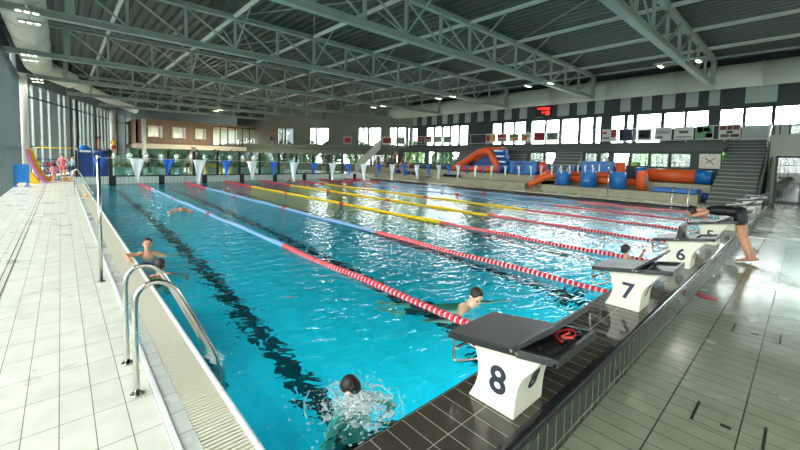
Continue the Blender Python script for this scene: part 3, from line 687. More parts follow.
# ------------------------------------------------------------------ posters along the gallery, clock, LED board
def poster(y0, y1, z0, z1, name, label, cols, cat='banner'):
    t = thing(name, label, cat, (29.8, (y0+y1)/2, z0), 0, 'banners hung along the gallery rail')
    bk = world_part(t, 'backing', MB().box(29.80, 29.83, y0, y1, z0, z1), mat('banner_white', (232, 234, 228), .6))
    for (u0, u1, v0, v1, c) in cols:                       # u from left (far) to right (near)
        a = y1-(y1-y0)*u1; b = y1-(y1-y0)*u0
        world_part(t, 'print', parent=bk, mb=MB().box(29.785, 29.8, a, b, z0+(z1-z0)*v0, z0+(z1-z0)*v1), m=mat('ink_%d_%d_%d' % c, c, .6, var=.25, vscale=3))
R_, G_, O_, N_, W_, K_, BR, GY = (196, 40, 44), (112, 172, 120), (226, 120, 60), (52, 62, 92), (236, 236, 230), (60, 56, 56), (128, 92, 66), (150, 156, 150)
PO = [((2.82,3.82,3.56,4.4),'white banner with brown rows of boxes nearest the stairs',[(.06,.36,.62,.92,BR),(.4,.62,.62,.92,(150,60,50)),(.66,.96,.62,.92,BR),(.1,.5,.1,.32,BR),(.56,.94,.1,.32,(90,70,52)),(.36,.66,.38,.54,(70,56,44))]),
((4.06,4.94,3.57,4.39),'green and orange map banner with a red corner',[(.04,.96,.05,.95,G_),(.1,.4,.5,.9,O_),(.6,.95,.1,.42,R_),(.45,.8,.55,.85,(150,200,190))]),
((5.04,6.06,3.56,4.35),'white banner with a green oval badge',[(.25,.75,.55,.72,(110,140,118)),(.3,.7,.5,.6,(70,96,78)),(.1,.9,.15,.25,GY)]),
((6.19,7.14,3.55,4.36),'plain grey and white banner beside the oval one',[(.08,.92,.5,.8,(196,200,194)),(.1,.5,.1,.35,GY)]),
((7.32,8.17,3.54,4.34),'white framed banner with a dark team photograph',[(.1,.9,.15,.85,K_),(.2,.5,.3,.6,BR),(.6,.8,.3,.6,(120,100,90))]),
((8.48,9.31,3.54,4.35),'dark blue banner with pale figures',[(.0,1,.0,1,N_),(.2,.35,.1,.7,(150,160,180)),(.6,.75,.2,.6,(170,176,190))]),
((9.47,10.45,3.54,4.38),'white banner with red lettering block',[(.05,.3,.6,.8,R_),(.62,.95,.3,.95,R_),(.05,.5,.15,.35,GY)]),
((13.77,14.73,3.66,4.32),'white framed banner with a grey green landscape picture',[(.08,.92,.12,.88,(120,136,116)),(.3,.6,.3,.6,GY)]),
((14.93,15.88,3.64,4.36),'red banner with white stripes of writing',[(.0,1,.1,.9,R_),(.1,.9,.45,.55,W_),(.1,.9,.7,.78,W_)]),
((16.15,17.08,3.62,4.32),'white banner with an orange and yellow swirl',[(.1,.6,.1,.6,O_),(.3,.9,.5,.8,(232,190,90)),(.1,.3,.7,.9,GY)]),
((17.28,18.27,3.64,4.31),'green and orange banner left of the swirl one',[(.1,.9,.5,.9,(120,150,90)),(.4,.9,.1,.45,O_)]),
((18.47,19.51,3.62,4.35),'crimson banner with grey lower stripe',[(.05,.95,.5,.9,R_),(.05,.95,.1,.4,(170,120,120))]),
((19.66,20.72,3.6,4.35),'red and yellow banner beside the dark wall bay',[(.05,.4,.1,.9,R_),(.4,.8,.2,.9,(230,200,90)),(.8,1,.1,.9,O_)]),
((24.92,25.95,3.61,4.3),'pale grey banner at the edge of the dark wall bay',[(.1,.9,.1,.9,(150,156,146))]),
((26.29,27.37,3.66,4.32),'pale grey green banner, second left of the dark bay',[(.1,.9,.1,.9,(170,176,166))]),
((27.67,28.87,3.68,4.36),'banner with rose red upper half on white',[(.05,.95,.5,.9,(186,70,80)),(.05,.6,.1,.4,GY)]),
((29.18,29.87,3.7,4.4),'small bright red and orange square banner',[(.15,.95,.1,.9,R_),(.4,.7,.3,.6,O_)])]
for (a, l, c) in PO: poster(*a, 'banner', l, c)
for (a, b, l, c) in [(.75, 1.9, 'white framed grey picture banner on the angled far gallery', GY), (2.4, 3.6, 'dark red banner on the angled far gallery', (160, 44, 48)), (7.6, 8.7, 'white banner with red sign left on the far gallery', R_)]:
    t = thing('banner', l, 'banner', MA @ Vector((a, -.1, 3.6)), 0, 'banners hung along the gallery rail')
    world_part(t, 'backing', MB().box(a, b, -.2, -.17, 3.5, 4.4, MA), mat('banner_white', (0, 0, 0))); world_part(t, 'print', MB().box(a+.12, b-.12, -.22, -.2, 3.65, 4.25, MA), mat('ink_%d_%d_%d' % c, c, .6, var=.25, vscale=3))
# gallery rails under the banners
m = MB(); m.box(29.84, 29.87, 1.5, 31, 3.5, 3.54); m.box(29.84, 29.87, 1.5, 31, 4.36, 4.4); 
t = thing('gallery_rail', 'long white rail behind the banners on the upper gallery', 'railing', (29.85, 16, 3.4)); world_part(t, 'rail', m, white_plastic)
for k in range(16): world_part(t, 'post', MB().box(29.84, 29.87, 1.6+k*1.9, 1.64+k*1.9, 3.36, 4.4), white_plastic)
t = thing('pace_clock', 'square white pace clock with crossed red and black hands', 'clock', (26.8, 3.73, 1.74))
cm = MB().box(26.84, 26.94, 3.27, 4.2, 1.74, 2.56); world_part(t, 'face', cm, mat('clock_white', (214, 212, 196), .4), bevel=.02)
def hand(a, ln, m_, w=.045):
    c0 = Vector((26.825, 3.735, 2.15)); d = Vector((0, -math.sin(a), math.cos(a)))
    world_part(t, 'hand', MB().bar(c0-d*ln*.5, c0+d*ln, w, .012, (1, 0, 0)), m_)
hand(math.radians(52), .3, mat('hand_red', (190, 52, 44), .4)); hand(math.radians(232), .22, mat('hand_red', (0, 0, 0))); hand(math.radians(-48), .28, black_metal); hand(math.radians(132), .26, mat('hand_blue', (40, 60, 120), .4))
for k in range(12):
    a = k*PI/6; world_part(t, 'tick', MB().box(26.828, 26.842, 3.735-.36*math.sin(a)-.018, 3.735-.36*math.sin(a)+.018, 2.15+.34*math.cos(a)-.018, 2.15+.34*math.cos(a)+.018), black_metal)
t = thing('led_board', 'dark scoreboard with red lit digits high on the right wall', 'scoreboard', (29.9, 15.2, 5.7))
world_part(t, 'case', MB().box(29.86, 29.95, 14.5, 15.85, 5.65, 6.55), black_metal)
led = mat('led_red', (255, 40, 36), .4, emit=1.6)
for (a, b, c, d_) in [(14.62, 14.95, 5.78, 6.1), (15.0, 15.35, 6.22, 6.42), (14.62, 14.95, 6.2, 6.4), (15.05, 15.3, 5.95, 6.05), (15.4, 15.7, 6.3, 6.4)]: world_part(t, 'digits', MB().box(29.845, 29.86, a, b, c, d_), led)
# ------------------------------------------------------------------ stair rails and green side panel
t = thing('stair_handrail', 'black steel handrail along the near side of the wide stairs', 'railing', (25, 1.45, .5))
a = Vector((23.3, 1.5, 1.05)); b = Vector((29.6, 1.5, 4.25))
world_part(t, 'rail', MB().tube([(23.3, 1.5, .2), a, b, (29.9, 1.5, 4.3)], .03, 8), black_metal)
world_part(t, 'rail', MB().tube([a-Vector((0, 0, .4)), b-Vector((0, 0, .4))], .018, 8), black_metal)
for k in range(9):
    p = a.lerp(b, k/8); world_part(t, 'post', MB().box(p.x-.02, p.x+.02, 1.48, 1.52, p.z-.92, p.z), black_metal)
m = MB(); m.prism([(24.4, .04), (27.5, .04), (27.5, 2.45), (27.1, 2.3)], 'Y', 1.28, 1.34); m.build('side_panel', mat('panel_green', (58, 84, 70), .4), bpy.data.objects['stair_flight'])
t = thing('balcony_rail', 'black balustrade with glass on top of the entrance block', 'railing', (27.7, 0, 3.6))
for y in (1.35, 1.1, .75, .2, -.5, -1.5): world_part(t, 'post', MB().box(27.66, 27.72, y-.025, y+.025, 3.6, 4.55 if y > 1 else 4.35), black_metal)
world_part(t, 'rail', MB().box(27.66, 27.72, -3, .8, 4.32, 4.37), black_metal); world_part(t, 'rail', MB().tube([(27.69, 1.35, 4.55), (27.69, 1.1, 4.55), (27.69, .75, 4.3)], .025, 8), black_metal)
world_part(t, 'glass_panel', MB().box(27.68, 27.69, -3, .7, 3.66, 4.3), fglass)
t = thing('entrance_stair_rail', 'black stair balustrade seen through the glass entrance door', 'railing', (28.5, .6, .04))
world_part(t, 'rail', MB().tube([(28.4, 1.0, 2.0), (28.4, .1, .9), (28.4, -.5, .9)], .03, 8), black_metal)
for k in range(7): world_part(t, 'post', MB().box(28.38, 28.42, 1.0-k*.15-.015, 1.0-k*.15+.015, .04, 2.0-k*.18), black_metal)
# ------------------------------------------------------------------ inflatables on the terraces
def cap_tube(mb, pts, r, n=18):
    return mb.tube(pts, r, n)
t = thing('inflatable_arch', 'orange inflatable A shaped climbing arch with blue and white wall', 'inflatable', (25.6, 18, .93), 0)
q = MB()
for x in (25.1,): cap_tube(q, lerpc([(x, 20.6, 1.15), (x, 19.4, 1.75), (x, 18.2, 2.45), (x, 17.5, 2.62), (x, 17.0, 2.45), (x, 16.5, 1.75), (x, 16.1, 1.15)], 5), .27); cap_tube(q, [(x, 16.2, 1.2), (x, 20.3, 1.2)], .22)
world_part(t, 'tube_frame', q, orange_pvc)
q = MB(); cap_tube(q, lerpc([(26.5, 20.6, 1.15), (26.5, 18.2, 2.45), (26.5, 17.4, 2.62), (26.5, 16.1, 1.15)], 5), .24); world_part(t, 'tube_frame', q, orange_pvc)
world_part(t, 'top_bar', MB().tube([(25.3, 17.8, 2.85), (25.5, 15.9, 2.8)], .14, 12), orange_pvc)
world_part(t, 'blue_sheet', MB().prism([(19.6, 1.1), (17.5, 2.4), (16.5, 1.1)], 'X', 25.4, 26.2), darkblue_pvc)
for k in range(4): world_part(t, 'blue_step', MB().tube([(25.4, 16.9-k*.12, 2.6-k*.42), (25.4, 15.7-k*.12, 2.6-k*.42)], .2, 12), blue_pvc); world_part(t, 'white_print', MB().box(25.17, 25.2, 15.9-k*.1, 16.7-k*.1, 2.62-k*.42, 2.72-k*.42), white_plastic) if k < 3 else None
t = thing('inflatable_block', 'blue inflatable box with a dark opening on the terrace', 'inflatable', (25.3, 14, .93))
world_part(t, 'body', MB().box(24.9, 26.2, 12.96, 15.15, .94, 1.92), blue_pvc, bevel=.08); world_part(t, 'opening', MB().box(24.87, 24.9, 14.0, 14.7, 1.15, 1.85), darkblue_pvc)
t = tag(MB().ell((25.2, 12.62, 1.45), (.4, .3, .5), 20, 12).build('inflatable_roll', orange_pvc), 'orange inflatable bundle beside the blue inflatable box', 'inflatable')
t = thing('inflatable_ramp', 'orange inflatable ramp sloping down to the pool deck', 'inflatable', (23.6, 11.8, .1))
world_part(t, 'tube', MB().tube([(23.7, 11.0, 1.0), (23.6, 11.6, .9), (22.9, 12.4, .34)], .2, 14), orange_pvc)
world_part(t, 'tube', MB().tube([(23.9, 11.4, 1.35), (23.5, 12.3, .75)], .13, 12), orange_pvc)
t = thing('inflatable_log', 'long low orange inflatable tube running behind the blue drums', 'inflatable', (24.1, 8.5, .5))
world_part(t, 'tube', MB().tube([(24.39, 11.3, .84), (24.39, 6.3, .84)], .2, 18), orange_pvc)
dl = ['blue inflatable drum, furthest of three, beside the orange ramp', 'middle blue inflatable drum with pale lettering', 'blue inflatable drum nearest the orange ring']
for k, (ya, yb, h) in enumerate([(10.95, 10.1, .88), (9.4, 8.5, .98), (7.75, 6.9, .98)]):
    t = thing('inflatable_drum', dl[k], 'inflatable', (23.72, (ya+yb)/2, .44), 0, 'blue drums on the terrace'); r = (ya-yb)/2
    q = MB(); q.tube([(0, 0, 0), (0, 0, .06), (0, 0, h-.08), (0, 0, h)], [r*.86, r, r, r*.84], 28); q.build('drum', blue_pvc, t)
    q = MB(); q.tube([(0, 0, h*.5-.01), (0, 0, h*.5+.01)], r+.005, 28); q.build('seam', darkblue_pvc, t)
    if k == 1:
        for z in (.35, .42): MB().box(-r-.012, -r+.03, -.16, .16, z, z+.03).build('lettering', mat('letter_pale', (130, 180, 220), .4), t)
    if k < 2:
        for s in (-1, 1): MB().tube([(0, s*.2, h), (-.0, s*.3, h+.2)], .02, 6).build('strap', white_plastic, t)
t = thing('inflatable_ring', 'upright orange inflatable ring standing at the terrace front', 'inflatable', (23.9, 5.95, .44))
q = MB(); q.cyl((-.1, 0, .55), .55, .42, 30, 'Y'); q.v = [(x*.62, y, z) for x, y, z in q.v]; q.build('ring', orange_pvc, t); MB().ell((-.1, -.02, .55), (.24, .06, .36)).build('hub', mat('hub_grey', (150, 130, 120), .5), t)
t = thing('inflatable_wall', 'blue inflatable wall with orange end standing behind the drums', 'inflatable', (25.6, 9, .93))
world_part(t, 'body', MB().box(25.4, 26.0, 8.15, 10.15, .94, 2.02), blue_pvc, bevel=.1); world_part(t, 'end_roll', MB().tube([(25.6, 7.8, .95), (25.6, 7.8, 2.0)], .27, 16), orange_pvc); world_part(t, 'base_tube', MB().tube([(25.2, 10.8, 1.15), (25.2, 7.6, 1.15)], .2, 14), orange_pvc)
t = thing('inflatable_log', 'fat orange inflatable roll with blue ends below the pace clock', 'inflatable', (25.6, 5, .93))
world_part(t, 'tube', MB().tube([(25.5, 6.35, 1.3), (25.5, 4.05, 1.28)], .37, 24), orange_pvc); world_part(t, 'blue_end', MB().tube([(25.5, 4.06, 1.28), (25.5, 3.4, 1.26)], [.39, .37], 24), blue_pvc); world_part(t, 'blue_end', MB().tube([(25.6, 6.95, 1.42), (25.6, 6.34, 1.42)], .3, 24), blue_pvc)
t = tag(MB().box(23.5, 24.6, 3.68, 5.6, .445, .68).build('gym_mat', blue_pvc, bevel=.05), 'flat blue foam mat on the low terrace by the stairs', 'mat')
tag(MB().ell((24.2, 3.45-.0, .3), (.3, .22, .24)).build('rubber_bag', darkblue_pvc), 'dark blue bag at the end of the blue mat by the stairs', 'bag')
for k, (x, y, z, c, l) in enumerate([(24.3, 27.0, .44, darkblue_pvc, 'blue sports bag on the low terrace'), (23.6, 24.9, .44, darkblue_pvc, 'dark blue bag at the front of the terrace'), (23.6, 24.0, .44, black_metal, 'black bag beside the blue one at the terrace front')]):
    t = thing('sports_bag', l, 'bag', (x, y, z)); q = MB(); q.tube([(0, -.3, .17), (0, -.25, .18), (0, .25, .18), (0, .3, .17)], [.12, .18, .18, .12], 12); q.build('body', c, t); MB().tube(lerpc([(0, -.15, .34), (0, 0, .46), (0, .15, .34)], 4), .012, 6).build('handle', black_metal, t)
# ------------------------------------------------------------------ far left play area
t = thing('crowd_barrier', 'bright blue plastic crowd barrier on the left deck', 'barrier', (-1.55, 27, .04), .12)
bb_ = mat('barrier_blue', (16, 132, 214), .4)
q = MB(); q.tube(lerpc([(-.28, 0, .15), (-.29, 0, .95), (-.24, 0, 1.1), (.24, 0, 1.1), (.29, 0, .95), (.28, 0, .15)], 5), .035, 10); q.build('frame', bb_, t)
MB().box(-.26, .26, -.02, .02, .2, 1.08).build('panel', bb_, t)
for s in (-1, 1): MB().bar((s*.22-.1, -.35, .03), (s*.22+.1, .35, .03), .08, .05).build('foot', bb_, t); MB().box(s*.22-.03, s*.22+.03, -.03, .03, .04, .22).build('leg', bb_, t)
t = thing('toy_slide', 'pink and yellow curved children slide beside the white column', 'slide', (-1.0, 29.5, .04))
sp = lerpc([(-1.42, 29.4, 1.95), (-1.28, 29.4, 1.35), (-1.1, 29.4, .8), (-.85, 29.4, .3), (-.6, 29.4, .1)], 5)
world_part(t, 'chute', (lambda q: [q.bar(sp[i], sp[i+1], .14, .55, (0, 1, 0)) for i in range(len(sp)-1)] and q)(MB()), mat('slide_pink', (196, 104, 158), .4))
sp2 = [(x+.14, y+.3, z+.04) for x, y, z in sp]
world_part(t, 'side_wall', (lambda q: [q.bar(sp2[i], sp2[i+1], .2, .1, (0, 1, 0)) for i in range(len(sp2)-1)] and q)(MB()), mat('slide_yellow', (246, 190, 20), .4))
world_part(t, 'support', MB().prism([(-1.4, .04), (-.9, .04), (-1.2, .6), (-1.45, .75)], 'Y', 29.2, 29.9), mat('slide_yellow', (0, 0, 0)))
t = thing('toy_rack', 'blue wire rack full of orange and red pool toys', 'rack', (-.5, 31, .04))
world_part(t, 'frame', (lambda q: [q.box(-1.05, -.05, 31.2, 31.6, z, z+.05) for z in (.1, .5, .9, 1.35)] and [q.box(x, x+.05, 31.2, 31.6, .04, 1.42) for x in (-1.08, -.55, -.05)] and q)(MB()), darkblue_pvc)
toyc = [orange_pvc, red_plastic, yellow_plastic, mat('toy_violet', (130, 70, 160), .4), skyblue_plastic, orange_pvc]
tl = ['orange', 'red', 'yellow', 'violet', 'pale blue', 'orange']
random.seed(3)
for i in range(3):
    for j in range(6):
        c = random.randrange(5); q = MB().ell((0, 0, .12), (.075, .1, .12), 10, 6)
        o = q.build('pool_toy', toyc[c]); o.location = (-.98+j*.17, 31.22, .16+i*.4)
        tag(o, '%s pool toy on the %s shelf of the blue toy rack' % (tl[c], ['bottom', 'middle', 'top'][i]), 'toy', 'toys on the blue rack')
t = thing('toy_rack', 'low blue and yellow shelf unit behind the standing woman', 'rack', (.35, 31.6, .04))
world_part(t, 'frame', (lambda q: [q.box(.0, .75, 31.5, 31.9, z, z+.08) for z in (.3, .75, 1.2)] and q)(MB()), mat('shelf_blue', (30, 120, 190), .4)); world_part(t, 'base', MB().box(.05, .85, 31.4, 31.95, .04, .2), yellow_plastic)
world_part(t, 'upright', MB().box(.35, .4, 31.5, 31.9, .2, 1.3), mat('shelf_blue', (0, 0, 0)))
t = thing('beam', 'thin yellow bar at head height before the louvred facade', 'bar', (-.1, 31, 2.1)); world_part(t, 'bar', MB().tube([(-1.1, 31, 2.06), (.75, 31, 2.1)], .035, 8), yellow_plastic)
for x in (-1.1, .75): world_part(t, 'post', MB().box(x-.03, x+.03, 30.97, 31.03, .04, 2.1), steel_bright)
t = thing('play_tower', 'tall dark blue padded play tower at the far left pool corner', 'play tower', (1.4, 28.8, .42))
world_part(t, 'padded_wall', MB().box(.72, 1.38, 28.35, 28.6, .43, 1.9), darkblue_pvc, bevel=.03); world_part(t, 'padded_wall', MB().box(1.4, 2.08, 28.35, 28.6, .43, 1.82), darkblue_pvc, bevel=.03)
world_part(t, 'post', MB().box(.58, .7, 28.25, 28.4, .43, 1.95), black_metal); world_part(t, 'post', MB().box(2.1, 2.28, 28.2, 28.4, .43, 1.98), black_metal)
world_part(t, 'top_roll', MB().tube([(.8, 28.45, 1.98), (1.35, 28.45, 1.98)], .12, 14), blue_pvc); world_part(t, 'top_cushion', MB().ell((1.0, 28.45, 2.12), (.24, .2, .16)), blue_pvc); world_part(t, 'top_roll', MB().tube([(1.45, 28.4, 1.9), (2.15, 28.4, 1.86)], .12, 14), darkblue_pvc)
world_part(t, 'white_stripe', MB().box(.8, 1.3, 28.3, 28.35, 1.86, 1.96), white_plastic); world_part(t, 'mast', MB().tube([(1.65, 28.6, 1.8), (1.65, 28.6, 2.75)], .025, 8), red_plastic); world_part(t, 'mast_top', MB().box(1.5, 1.8, 28.55, 28.65, 2.72, 2.8), black_metal)
tag(MB().ell((0, 0, 0), (.07, .3, .06), 14, 8).build('pool_float', mat('float_orange', (244, 160, 50), .4)), 'small orange float lying on the gutter by the far left ladder', 'float').location = (.72, 20.0, .1)
# yellow frames and planters behind the fence
t = thing('foam_goal', 'yellow foam goal frames behind the glass fence', 'goal', (9.1, 30.5, .25))
for x in (7.95, 8.85, 9.75): world_part(t, 'upright', MB().box(x, x+(.35 if x == 8.85 else .16), 30.4, 30.7, .26, 1.1), yellow_plastic)
world_part(t, 'crossbar', MB().box(7.95, 8.9, 30.4, 30.7, .95, 1.1), yellow_plastic); world_part(t, 'crossbar', MB().box(8.95, 9.9, 30.4, 30.7, .97, 1.1), yellow_plastic)
leaf = mat('leaf_green', (70, 120, 52), .6, var=.35, vscale=2.); leaf2 = mat('leaf_dark', (36, 74, 38), .6, var=.35, vscale=2.)
pot = mat('planter_teal', (122, 168, 152), .5)
def plant(x, y, z, h, w, m_, lab, n=170):
    t = thing('potted_plant', lab, 'plant', (x, y, z), 0, 'plants behind the glass fence')
    MB().tube([(0, 0, 0), (0, 0, .45)], [.24, .32], 16).build('pot', pot, t)
    q = MB(); MB().tube([(0, 0, .4), (.03, 0, h*.6)], .03, 6).build('stem', mat('bark', (90, 70, 50), .8), t)
    for _ in range(n):
        a = random.uniform(0, 2*PI); e = random.uniform(-1, 1); rr = random.uniform(.4, 1)
        c = Vector((math.cos(a)*w*rr*math.sqrt(1-e*e), math.sin(a)*w*rr*math.sqrt(1-e*e), h*.66+e*h*.34*rr)); d = Vector((random.uniform(-1, 1), random.uniform(-1, 1), random.uniform(-.6, .8))).normalized()*random.uniform(.12, .24); s_ = d.cross(Vector((random.random(), random.random(), random.random()+.2))).normalized()*.05
        q.add([c-d, c+s_, c+d, c-s_], [(0, 1, 2, 3)])
    q.build('foliage', m_, t)
pl = [(4.3, 35.0, 1.7, .7, leaf, 'light green bushy plant beside the white column at far left'), (6.9, 36, 2.0, .8, leaf, 'light green plant left of the pink post'), (8.6, 36.5, 2.1, 1.0, leaf2, 'dark green plant under the brown annex, left'), (10.6, 36.5, 2.1, 1.1, leaf2, 'dark green plant behind the yellow goal frames'), (12.9, 38.5, 2.2, 1.0, leaf2, 'dark green plant under the annex, right end'), (14.6, 36, 1.9, .7, leaf, 'light green plant at the right end of the planters'), (5.3, 36.5, 1.7, .6, leaf2, 'small dark plant behind the low planter boxes')]
for x, y, h, w_, m_, l in pl: plant(x, y, .25, h, w_, m_, l)
pbx = ['teal planter box behind the fence, leftmost', 'teal planter box behind the fence, second from left', 'teal planter box behind the fence, middle', 'teal planter box behind the fence, fourth from left', 'teal planter box behind the fence, rightmost']
for k, x in enumerate((3.6, 5.8, 8.6, 11.2, 13.8)):
    t = thing('planter_box', pbx[k], 'planter', (x, 31.8, .25), 0, 'planter boxes behind the fence')
    MB().box(-.95, .95, -.25, .25, 0, .62).build('box', pot, t, bevel=.02); q = MB()
    for _ in range(150):
        c = Vector((random.uniform(-.9, .9), random.uniform(-.2, .2), random.uniform(.62, .95))); d = Vector((random.uniform(-.5, .5), random.uniform(-.5, .5), 1)).normalized()*.11; s_ = Vector((random.uniform(-1, 1), random.uniform(-1, 1), 0)).normalized()*.04
        q.add([c-d, c+s_, c+d, c-s_], [(0, 1, 2, 3)])
    q.build('flowers', [mat('flower_mix', (150, 150, 90), .7, var=.6, vscale=9), leaf][k % 2], t)
t = thing('pink_column', 'pale pink post in front of the dark green plants', 'column', (8.05, 34, .25)); MB().cyl((0, 0, 0), .16, 2.2, 16).build('shaft', mat('pink_paint', (222, 186, 176), .5), t); MB().cyl((0, 0, 1.5), .3, .3, 16).build('collar', mat('pink_paint', (0, 0, 0)), t)
# loungers behind the fence, benches
for k, x in enumerate((12.2, 13.6, 15.0)):
    t = thing('pool_lounger', ['red striped lounger behind the fence, leftmost', 'red striped lounger behind the fence, middle', 'red striped lounger behind the fence, rightmost'][k], 'lounger', (x, 33.2, .25), 0, 'loungers behind the fence')
    MB().bar((-.55, 0, .35), (.2, 0, .32), .5, .05).build('seat', mat('lounger_red', (176, 96, 84), .6), t); MB().bar((.2, 0, .32), (.6, 0, .75), .5, .05).build('backrest', mat('lounger_red', (0, 0, 0)), t)
    for a in (-.45, .2):
        for b in (-.2, .2): MB().box(a-.02, a+.02, b-.02, b+.02, 0, .34).build('leg', white_plastic, t)
# white stair parapet at the far right terrace end
m = MB(); m.prism([(0, .25), (3.2, 2.9), (3.2, 3.9), (0, 1.25)], 'Y', 31.4, 31.6); m.v = [(x+22.5, y, z) for x, y, z in m.v]; o = struct('stair_parapet', m, mat('parapet', (170, 176, 160), .5))
m = MB(); m.box(18.9, 20.8, 27.7, 27.8, .05, .42); 
# hedge and trees outside the right windows
random.seed(11)
def tree(x, y, h, w_, lab, m_):
    t = thing('garden_tree', lab, 'tree', (x, y, -.35), 0, 'trees outside the right windows'); MB().tube([(0, 0, 0), (0, 0, h*.6)], [.16, .09], 8).build('trunk', mat('bark', (0, 0, 0)), t)
    q = MB()
    for _ in range(900):
        a = random.uniform(0, 2*PI); e = random.uniform(-1, 1); rr = random.uniform(.3, 1)**.5
        c = Vector((math.cos(a)*w_*rr*math.sqrt(1-e*e), math.sin(a)*w_*rr*math.sqrt(1-e*e), h*.62+e*h*.38*rr)); d = Vector((random.uniform(-1, 1), random.uniform(-1, 1), random.uniform(-1, 1))).normalized()*.28; s_ = d.cross(Vector((random.random(), random.random(), random.random()+.2))).normalized()*.16
        q.add([c-d, c+s_, c+d, c-s_], [(0, 1, 2, 3)])
    q.build('crown', m_, t)
for k in range(12): tree(39+(k%2)*3.4, 1+3.3*k, random.uniform(3.4, 3.9), random.uniform(1.4, 1.65), 'leafy green tree outside, glimpsed through the low right windows', leaf if k % 2 else leaf2)
for k in range(4): tree(-6.5-.4*k, 36+5*k, 6.0, 2.2, 'leafy green tree outside, glimpsed between the grey louvres', leaf)

for k in range(6): p_ = MA @ Vector((1.5+4*k, 5.5, 0)); tree(p_.x, p_.y, 4.6, 1.7, 'added leafy tree outside dimming the angled far gallery windows', leaf2 if k % 2 else leaf)  # tree row added outside to darken the low windows of the angled wall
# ------------------------------------------------------------------ people
skin_l = mat('skin_light', (228, 176, 146), .5, var=.05); skin_m = mat('skin_tan', (206, 150, 118), .5, var=.05); skin_p = mat('skin_pale', (236, 204, 184), .5)
hair_b = mat('hair_black', (26, 20, 18), .45, bump=.6, bscale=60); hair_d = mat('hair_dark_brown', (48, 34, 28), .45, bump=.6, bscale=60)
eye_m = mat('eye_dark', (30, 24, 22), .3); lip_m = mat('lip', (170, 92, 84), .5)
suit_black = mat('swimsuit_black', (16, 17, 20), .55); suit_pink = mat('swimsuit_pink', (240, 150, 160), .6); suit_blue = mat('swim_trunks_blue', (26, 80, 160), .6); suit_red = mat('swim_red', (170, 30, 40), .6)
def bake(o, vox, smooth=6):
    r = o.modifiers.new('remesh', 'REMESH'); r.mode = 'VOXEL'; r.voxel_size = vox; r.use_smooth_shade = True
    s = o.modifiers.new('smooth', 'SMOOTH'); s.iterations = smooth; s.factor = .5
    dg = bpy.context.evaluated_depsgraph_get(); dg.update()
    me = bpy.data.meshes.new_from_object(o.evaluated_get(dg)); o.modifiers.clear(); old = o.data; o.data = me; bpy.data.meshes.remove(old)
    for p in me.polygons: p.use_smooth = True
    return o
def frame(z, x):
    z = Vector(z).normalized(); x = Vector(x); x = (x-z*x.dot(z)).normalized(); y = z.cross(x)
    return Matrix((x, y, z)).transposed()
def limb(mb, pts, rs):
    P = []; R = []
    for i in range(len(pts)-1):
        a, b = Vector(pts[i]), Vector(pts[i+1])
        for k in range(4): t = k/4; P.append(a.lerp(b, t)); R.append(rs[i]*(1-t)+rs[i+1]*t + (.12*rs[i]*math.sin(PI*t) if i < 2 else 0))
    P.append(Vector(pts[-1])); R.append(rs[-1])
    mb.tube(P, R, 10); mb.ell(P[0], R[0], 10, 6); mb.ell(P[-1], R[-1], 10, 6); 
    for i in range(1, len(pts)-1): mb.ell(pts[i], rs[i]*1.0, 10, 6)
def hand_mesh(mb, w, d, up, s, curl=.35, side=1):
    """palm and five unequal bent fingers; d = pointing direction, up = back of the hand"""
    d = Vector(d).normalized(); up = Vector(up); up = (up-d*up.dot(d)).normalized(); x = d.cross(up)*side
    w = Vector(w); mb.ell(w+d*.045*s, (.04*s, .018*s, .052*s), 10, 6, frame(d, x))
    for k, (o, ln) in enumerate(((-.03, .062), (-.011, .074), (.009, .07), (.028, .055))):
        b = w+d*.08*s+x*o*s; m1_ = b+(d*math.cos(curl*.5)-up*math.sin(curl*.5))*ln*.5*s; e = m1_+(d*math.cos(curl*1.6)-up*math.sin(curl*1.6))*ln*.5*s
        mb.tube([b-d*.02*s, m1_, e], [.0095*s, .0088*s, .0075*s], 8); mb.ell(e, .0075*s, 8, 5); mb.ell(m1_, .009*s, 8, 5)
    b = w+d*.025*s-x*.032*s; mb.tube([b, b+(d*.6-x*.8)*.035*s, b+(d*.9-x*.6)*.06*s-up*.008*s], [.013*s, .011*s, .009*s], 8)
